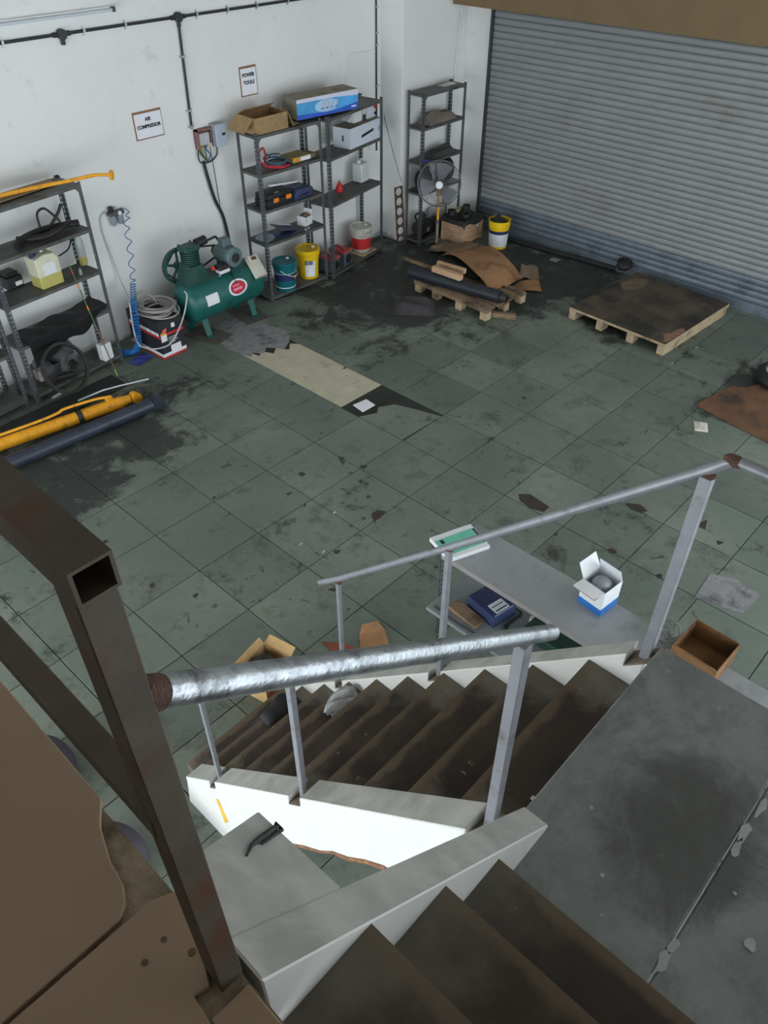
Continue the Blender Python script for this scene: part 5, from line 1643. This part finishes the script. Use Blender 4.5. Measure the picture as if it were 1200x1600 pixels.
t = thing('small_pallet', 'small broken pallet carrying a dark tube, timber and cardboard', 'pallet', (4.97, .93, 0), -.05)
for k in range(4):
    MB().box((.0 + k * .20, 0, .122), (.17 + k * .20, 1.22, .142)).build('deck_board', OLDW, t, bevel=.003)
for x in (.0, .35, .68):
    for y in (.0, .40, .80, 1.10):
        MB().box((x, y, 0), (x + .10, y + .10, .10)).build('block', WOOD, t, bevel=.004)
    MB().box((x, 0, .1005), (x + .10, 1.22, .1215)).build('stringer_board', OLDW, t)
ta, tb = P(640, 424, z=.2185), P(782, 464, z=.2185)
t = thing('steel_tube', 'thick black steel tube with a stepped end on the small pallet', 'tube', ta)
dv = tb - ta
u_ = dv.normalized()
MB().cyl((0, 0, 0), dv, .076, n=22).build('barrel', M('blue_black_steel', (40, 46, 54), rough=.45, metal=.2, var=.2), t)
MB().cyl(dv * .93, dv * .955, .0785, n=22).build('ring', DGREY, t)
MB().lathe([(.026, -.01), (.05, -.01), (.05, .09), (.026, .09), (.026, -.01)], 20, dv, Vector((0, 0, 1)).rotation_difference(u_).to_matrix()).build('rod_end', DGREY, t)
for i, (a, b, z, w, lb) in enumerate((((684, 411), (727, 424), .345, .06, 'square reddish timber block lying on the black tube, further from the fan side'), ((677, 419), (721, 434), .34, .072, 'square pale timber block lying on the black tube at its open side'))):
    pa_, pb_ = P(*a, z=z), P(*b, z=z)
    mb = MB()
    sq(mb, Vector((0, 0, 0)), pb_ - pa_, w)
    one('timber_block', mb, CRW, lb, 'timber', pa_, bevel=.004)
for i, (a, b, z, w, lb) in enumerate((((634, 404), (690, 425), .16, .04, 'thin timber batten behind the black tube at the pallet end'), ((737, 440), (812, 464), .167, .05, 'long thin timber batten under the bent cardboard edge'), ((690, 425), (735, 440), .155, .03, 'short thin batten between the timber blocks and the cardboard'))):
    pa_, pb_ = P(*a, z=z), P(*b, z=z)
    mb = MB()
    sq(mb, Vector((0, 0, 0)), pb_ - pa_, w)
    one('timber_batten', mb, OLDW, lb, 'timber', pa_, bevel=.003)
# brown cardboard and black sheet over the pallet
LEATH = M('stained_cardboard', (158, 118, 82), rough=.9, var=.2, scale=4, bump=.2, dirt=((104, 74, 50), .4, 3))


def quadfn(c00, c10, c11, c01, h, floor_z=None):
    def fn(u, v):
        p = c00.lerp(c10, u).lerp(c01.lerp(c11, u), v) + Vector((0, 0, h(u, v)))
        p.z = max(p.z, floor_z(p) if floor_z else .012)
        return p
    return fn


k00, k10, k11, k01 = P(690, 399, z=.20), P(768, 455, z=.22), P(818, 430, z=.17), P(742, 384, z=.16)
one('brown_cardboard', MB().sheet(quadfn(k00, k10, k11, k01, lambda u, v: .15 * math.sin(PI * u) ** .7 * (.45 + .55 * math.sin(PI * (.25 + .6 * v))) + .02 * math.sin(7 * u + 5 * v) - .05 * max(0, u - .8) / .2, lambda p: .205 if p.x < 5.62 else .165 if p.x < 5.95 else .15), 24, 18, .008), LEATH, 'large stained brown cardboard sheet humped over the small pallet', 'cardboard')
k00, k10, k11, k01 = P(664, 392, z=.03), P(706, 397, z=.10), P(750, 381, z=.07), P(700, 381, z=.02)
one('dusty_cardboard', MB().sheet(quadfn(k00, k10, k11, k01, lambda u, v: .03 * math.sin(PI * u) + .010 * math.sin(11 * u + 7 * v), lambda p: .072 if (p.x - fb.x) ** 2 + (p.y - fb.y) ** 2 < .17 ** 2 else .012), 20, 14, .007), CARDG, 'torn dusty cardboard piece at the fan end of the small pallet', 'cardboard')
k00, k10, k11, k01 = P(682, 404, z=.165), P(742, 437, z=.215), P(757, 428, z=.24), P(698, 396, z=.165)
one('black_rubber_sheet', MB().sheet(quadfn(k00, k10, k11, k01, lambda u, v: .05 * math.sin(PI * u)), 14, 6, .012), TARP, 'black rubber sheet bulging out under the brown cardboard', 'rubber sheet')
k00, k10, k11, k01 = P(790, 455, z=.03), P(846, 455, z=.02), P(842, 438, z=.02), P(812, 440, z=.06)
one('cardboard_flap', MB().sheet(quadfn(k00, k10, k11, k01, lambda u, v: .02 * math.sin(PI * u)), 10, 6, .006), LEATH, 'narrow brown cardboard flap on the floor beside the small pallet', 'cardboard')
k00, k10, k11, k01 = P(812, 432, z=.08), P(842, 437, z=.04), P(840, 416, z=.04), P(815, 412, z=.10)
one('cardboard_scrap', MB().sheet(quadfn(k00, k10, k11, k01, lambda u, v: .012 * math.sin(7 * u + 3 * v)), 8, 6, .006), M('pale_dusty_cardboard', (130, 112, 92), rough=.95, var=.2), 'pale dusty cardboard scrap standing beyond the brown flap', 'cardboard')
one('dark_cloth_bag', heap(.52, .42, .22, 1.7, 22, 16, .75), M('purple_black_cloth', (58, 54, 58), rough=.9, var=.2, scale=9, bump=.3), 'dark purplish cloth bundle on the floor beside the small pallet', 'bag', P(648, 481, z=0), (0, 0, -.9))
one('wood_offcut', MB().cbox((0, 0, .03), (.36, .07, .06)), OLDW, 'dark stained timber offcut on the floor at the pallet corner', 'timber', P(783, 496, z=0), (0, 0, -1.1), bevel=.004)

# ================================================================== right side floor
sh = [P(1087, 632, z=.012), P(1140, 604, z=.012), P(1165, 606, z=.012), P(1215, 592, z=.012), P(1240, 640, z=.012), P(1215, 700, z=.012), P(1195, 688, z=.012), P(1130, 655, z=.012)]
one('floor_cardboard', MB().slab(sh, (0, 0, -.011)), M('oil_stained_cardboard', (112, 80, 56), rough=.85, var=.22, scale=3, coords='World', dirt=((58, 46, 38), .42, 2.2)), 'oil-stained brown cardboard sheet spread on the floor near the large pallet', 'cardboard')
p = P(1216, 600, z=0)
t = thing('spare_wheel', 'dark wheel with a pale rim lying on the stained cardboard', 'wheel', (p.x, p.y, .013), 0)
MB().lathe([(.17, 0), (.24, .02), (.26, .07), (.24, .13), (.18, .15), (.165, .13), (.165, .02), (.17, 0)], 36).build('tyre', RUB, t)
MB().lathe([(.001, .05), (.06, .05), (.07, .08), (.13, .08), (.14, .12), (.166, .13), (.166, .02), (.001, .02)], 30).build('rim', CHROME, t)
one('crumpled_paper', heap(.17, .13, .03, 2.0, 12, 8), M('off_white_paper', (206, 202, 190), var=.1), 'crumpled off-white paper on the floor beside the stained cardboard', 'paper', P(1095, 667, z=0), (0, 0, .5))
one('white_tile_piece', MB().prism([(-.10, -.07), (.08, -.09), (.11, .05), (-.06, .09)], 'z', 0, .006), PAPER, 'white paper square at the end of the cement patch in the floor', 'paper', P(568, 634, z=0.001), (0, 0, .1))
gp = [P(1086, 932, z=.004), P(1110, 896, z=.004), P(1150, 905, z=.004), P(1188, 930, z=.004), P(1160, 958, z=.004), P(1135, 950, z=.004)]
MB().slab(gp, (0, 0, -.02)).build('cement_patch', SCREED, floor)
sp = [P(810, 772, z=.0), P(828, 772, z=.0), P(858, 792, z=.0), P(850, 800, z=.0), P(828, 794, z=.0), P(812, 782, z=.0)]
TAR = M('tar_spot', (56, 48, 44), rough=.5, var=.3)
for poly in (sp, [P(976, 786, z=0), P(1000, 788, z=0), P(1012, 798, z=0), P(1002, 802, z=0), P(985, 796, z=0)], [P(580, 803, z=0), P(590, 797, z=0), P(603, 799, z=0), P(594, 810, z=0), P(584, 814, z=0)], [P(465, 740, z=0), P(472, 737, z=0), P(478, 741, z=0), P(472, 745, z=0)], [P(1085, 820, z=0), P(1105, 812, z=0), P(1102, 828, z=0)]):
    MB().slab([v + Vector((0, 0, .0012)) for v in poly], (0, 0, -.006)).build('tar_spot', TAR, floor)
for i in range(26):
    px, py = random.uniform(150, 1150), random.uniform(560, 1000)
    p = P(px, py, z=.0)
    if p.x > 5.5:
        continue
    r = random.uniform(.012, .04)
    MB().slab([p + Vector((r * math.cos(k * PI / 4) * random.uniform(.3, 1.3), r * math.sin(k * PI / 4) * random.uniform(.3, 1.3), .0011)) for k in range(8)], (0, 0, -.005)).build('tar_spot', TAR, floor)
for (px, py) in ((1037, 548), (1088, 543), (1050, 568), (522, 801), (470, 850), (505, 862)):
    p = P(px, py, z=0)
    MB().prism([(p.x - .02, p.y - .006), (p.x + .015, p.y - .01), (p.x + .022, p.y + .006), (p.x - .01, p.y + .008)], 'z', -.003, .0015).build('plaster_fleck', WP, floor)

# ================================================================== bench behind the stair
ZB = .80
BT = M('grey_bench_top', (150, 154, 156), rough=.5, metal=.1, var=.06, scale=4, coords='World', dirt=((104, 104, 98), .3, 2.5))
XB0, XB1, YB0, YB1 = .80, 1.195, -4.25, -1.80
t = thing('long_bench', 'long grey slotted-angle bench with a lower shelf behind the stair', 'bench', (XB0, YB1, 0))
LBn = YB1 - YB0
MB().box((0, -LBn, ZB - .006), (XB1 - XB0, 0, ZB)).build('top', BT, t, smooth=0)
LIP = M('bench_lip', (150, 144, 144), rough=.5, metal=.2, var=.08)
MB().box((-.004, -LBn, ZB - .04), (0, 0, ZB + .002)).build('front_lip', LIP, t, smooth=0)
MB().box((XB1 - XB0, -LBn, ZB - .04), (XB1 - XB0 + .004, 0, ZB)).build('back_lip', LIP, t, smooth=0)
MB().box((0, 0, ZB - .04), (XB1 - XB0, .004, ZB)).build('end_lip', LIP, t, smooth=0)
ZS = .42
MB().box((-.16, -1.5, ZS - .03), (XB1 - XB0, -.02, ZS)).build('lower_shelf', M('lower_shelf_grey', (132, 138, 140), rough=.5, var=.08, dirt=((84, 84, 80), .3, 3)), t, smooth=0)
for x, sx in ((0, 1), (XB1 - XB0, -1)):
    for y, sy in ((.004, -1), (-1.5, -1), (-LBn, 1)):
        MB().box((min(0, sx * .04), min(0, sy * .004), 0), (max(0, sx * .04), max(0, sy * .004), ZB - .04)).box((min(0, sx * .004), min(0, sy * .04), 0), (max(0, sx * .004), max(0, sy * .04), ZB - .04)).build('leg', POSTM, t, (x, y, 0), smooth=0)
# green and white packet
TG = M('mint_print', (112, 196, 172), rough=.5, var=.08, scale=12)
bk = [P(*c_, z=ZB + .035) for c_ in ((671, 840), (735, 818), (766, 852), (702, 874))]
ctr = sum(bk, Vector()) / 4
t = thing('mint_packet', 'mint green and white printed packet on the end of the bench', 'packet', (ctr.x, ctr.y, ZB))
bb = [b - Vector(t.location) for b in bk]
MB().slab(bb, (0, 0, -.034)).build('body', WHITE, t, bevel=.003)
lerp = lambda u, v: bb[0].lerp(bb[1], u).lerp(bb[3].lerp(bb[2], u), v)
MB().slab([lerp(.02, .20) + Vector((0, 0, .0012)), lerp(.93, .18) + Vector((0, 0, .0012)), lerp(.93, .84) + Vector((0, 0, .0012)), lerp(.02, .86) + Vector((0, 0, .0012))], (0, 0, -.002)).build('mint_panel', TG, t)
MB().slab([lerp(.12, .24) + Vector((0, 0, .002)), lerp(.2, .24) + Vector((0, 0, .002)), lerp(.2, .4) + Vector((0, 0, .002)), lerp(.12, .4) + Vector((0, 0, .002))], (0, 0, -.002)).build('dark_square', BLACK, t)
MB().slab([lerp(.925, .2) + Vector((0, 0, .0015)), lerp(.985, .2) + Vector((0, 0, .0015)), lerp(.985, .82) + Vector((0, 0, .0015)), lerp(.925, .82) + Vector((0, 0, .0015))], (0, 0, -.002)).build('grey_end', GREYM, t)
# white and blue open carton
ct = P(938, 962, z=ZB)
t = thing('white_carton', 'white and blue open carton with flaps up on the bench', 'carton', (ct.x + .085, ct.y + .075, ZB), -.12)
carton(t, .17, .17, .20, WHITE, CARDIN, flaps={'L': 82, 'B': 30, 'R': -22}, fl=.62, th=.004)
MB().box((-.185, -.08, .2015), (-.086, .08, .2035)).build('tan_flap_lining', M('tan_lining', (190, 168, 140), var=.06), t, rot=(0, 0, 0))
BLP = M('blue_carton_print', (40, 112, 190), rough=.5, var=.12)
for a, b in (((-.087, -.087, 0), (.087, -.084, .06)), ((-.087, -.087, 0), (-.084, .087, .05)), ((.084, -.087, 0), (.087, .087, .06))):
    MB().box(a, b).build('blue_print', BLP, t, smooth=0)
MB().ball((.0, .0, .15), (.07, .07, .06), 12, 8).build('foil_wrap', M('crinkled_foil', (150, 156, 164), rough=.3, metal=.5, var=.3, scale=30, bump=.6), t)
# open brown carton beside the landing
ct = P(1128, 1052, z=ZB)
t = thing('brown_carton', 'deep open brown carton on the bench next to the landing', 'carton', (1.13, -3.475, ZB), -.04)
carton(t, .285, .27, .15, M('brown_carton_board', (134, 98, 62), rough=.9, var=.15, dirt=((84, 56, 34), .5, 5)), MATS['brown_carton_board'], flaps={'L': 35}, fl=.16)
t['label'] = 'deep open brown carton on the bench next to the landing'
one('wire_coil', MB(), CHROME, 'tangled coil of thin galvanised wire on the bench under the railing post', 'wire') if False else None
wc = P(1040, 990, z=ZB)
t = thing('wire_coil', 'tangled coil of thin galvanised wire on the bench under the railing post', 'wire', wc)
for k in range(12):
    r = random.uniform(.05, .11)
    tx, ty = random.uniform(-.3, .3), random.uniform(-.3, .3)
    ox, oy = random.uniform(-.03, .03), random.uniform(-.03, .03)
    pts = []
    for i in range(26):
        a = 2 * PI * i / 26
        x, y = r * math.cos(a), r * .8 * math.sin(a)
        pts.append((ox + x, oy + y, max(.003, .03 + x * tx + y * ty)))
    MB().tube(pts, .0022, 5, closed=True).build('wire_loop', M('wire_zinc', (150, 154, 150), rough=.4, metal=.5, var=.1), t)
# charger and clutter on the lower shelf
p = P(768, 946, z=ZS + .05)
t = thing('battery_charger', 'navy blue battery charger with a white label on the lower bench shelf', 'charger', (p.x, p.y, ZS), -.18)
MB().box((-.10, -.13, 0), (.10, .13, .10)).build('case', NAVY, t, bevel=.008, seg=2)
MB().box((-.06, -.11, .1005), (.06, -.02, .102)).build('label', WHITE, t)
MB().box((-.05, -.095, .102), (.05, -.085, .1028)).build('label_line', NAVYL, t)
MB().box((-.05, -.055, .102), (.05, -.048, .1028)).build('label_line', NAVYL, t)
MB().box((-.085, -.125, .1005), (.085, -.114, .102)).build('label_strip', M('lilac_strip', (150, 160, 196), var=.05), t)
one('brown_box', MB().cbox((0, 0, .015), (.10, .26, .03)), OLDW, 'dark brown flat box beside the battery charger', 'box', P(728, 962, z=ZS), (0, 0, -.1), bevel=.004)
one('small_relay', MB().cbox((0, 0, .02), (.05, .06, .04)).cbox((.01, .01, .045), (.03, .03, .02)), DGREY, 'small dark relay on the lower bench shelf', 'relay', P(787, 957, z=ZS), (0, 0, .5), bevel=.004)
one('charger_lead', MB().tube(spline([P(790, 944, z=ZS + .02), P(800, 948, z=ZS + .02), P(815, 958, z=ZS + .015), P(806, 966, z=ZS + .012), P(795, 975, z=ZS + .012), P(790, 985, z=ZS + .012)], 6), .009, 7), CON, 'black lead curling from the battery charger across the shelf', 'cable')
one('black_lead', MB().tube(spline([(.87, -2.318, ZS + .007), (.80, -2.40, ZS + .007), (.71, -2.37, ZS + .007), (.675, -2.22, ZS + .007), (.665, -2.02, ZS + .007), (.68, -1.86, ZS + .007)], 6), .007, 7), CON, 'thin black lead trailing past the brown box on the shelf', 'cable')
one('white_plug', MB().cbox((0, 0, .02), (.05, .06, .04)), WHITE, 'small white plug on the lower bench shelf under the lip', 'plug', P(834, 972, z=ZS), (0, 0, .3), bevel=.008)
one('green_tray', MB().cbox((0, 0, .04), (.28, .4, .08)), M('dark_green_plastic', (20, 56, 44), var=.15), 'dark green tray under the bench beside the stair kerb', 'tray', P(872, 1000, z=ZS), (0, 0, 0), bevel=.01)

# ================================================================== foot of the stair
t = thing('torn_carton', 'torn brown carton with ragged flaps and a red string at the stair foot', 'carton', (-.345, -1.235, 0), .2)
carton(t, .29, .24, .20, M('pale_torn_carton', (196, 162, 112), rough=.9, var=.15), CARDIN, flaps={'B': 30, 'L': 30, 'R': 60}, fl=.24)
MB().tube(spline([(-.10, -.124, .18), (-.105, -.128, .10), (-.09, -.133, .03)], 6), .004, 6).build('red_string', RED, t)
MB().ball((-.09, -.142, .02), (.022, .022, .02), 10, 6).build('red_tassel', RED, t)
MB().ball((.0, .02, .16), (.10, .09, .08), 12, 8).build('dark_contents', GREASE, t)
def stair_z(y):
    k = math.ceil((y - Y0) / tR - 1e-4)
    return max(0.0, zL - k * hR) if 1 <= k <= NST else (zL if k < 1 else 0.0)


bagc = P(432, 1104, z=zL - 9 * hR)


def bagdrape(u, v):
    x, y = bagc.x + .26 * (u - .5), bagc.y + .03 + .24 * (v - .5)
    e = (max(0, math.sin(PI * u)) * max(0, math.sin(PI * v))) ** .7
    zs = max(stair_z(y - .012), stair_z(y + .012), stair_z(y))
    return (x, y, zs + .006 + .085 * e * (.8 + .2 * math.sin(9 * u + 5 * v)))


one('black_bag', MB().sheet(bagdrape, 18, 22, .004), TARP, 'black bag dropped on the lowest stair treads beside the torn carton', 'bag')
k = [P(502, 1002, z=.02), P(540, 1006, z=.05), P(556, 1012, z=.03), P(526, 1022, z=.01)]
one('leather_scrap', MB().slab(k, (0, 0, -.01)), M('rust_brown_hide', (122, 66, 48), rough=.8, var=.2), 'pointed rust-brown cardboard scrap on the floor outside the far kerb', 'cardboard')
t = thing('flat_carton', 'small flattened brown carton on the floor outside the far kerb', 'carton', P(580, 1010, z=0), -.5)
MB().slab([(-.10, -.10, .012), (.12, -.08, .03), (.13, .08, .05), (-.06, .10, .03)], (0, 0, -.012)).build('panel', LEATH, t)
MB().slab([(-.06, .10, .03), (.13, .08, .05), (.10, .16, .07), (-.02, .16, .07)], (0, 0, -.008)).build('flap', LEATH, t)
pk = 6


def bagfn(u, v):
    p0 = P(512, 1122, z=zL - 7 * hR).lerp(P(566, 1062, z=zL - 7 * hR), u)
    p0.x = min(p0.x, XF - .035)
    wv = Vector((0, 1, 0)) * (v - .5) * .16 * (math.sin(PI * min(1, .12 + u)) ** .6)
    return p0 + wv + Vector((0, -.01, .014 + .05 * abs(math.sin(8 * u + 5 * v)) * math.sin(PI * v)))


one('clear_plastic_bag', MB().sheet(bagfn, 24, 12, .002), M('crinkled_clear_film', (176, 178, 180), rough=.25, var=.2, scale=20, bump=.4, alpha=.82), 'crinkled clear plastic bag lying on a stair tread by the far kerb', 'bag')
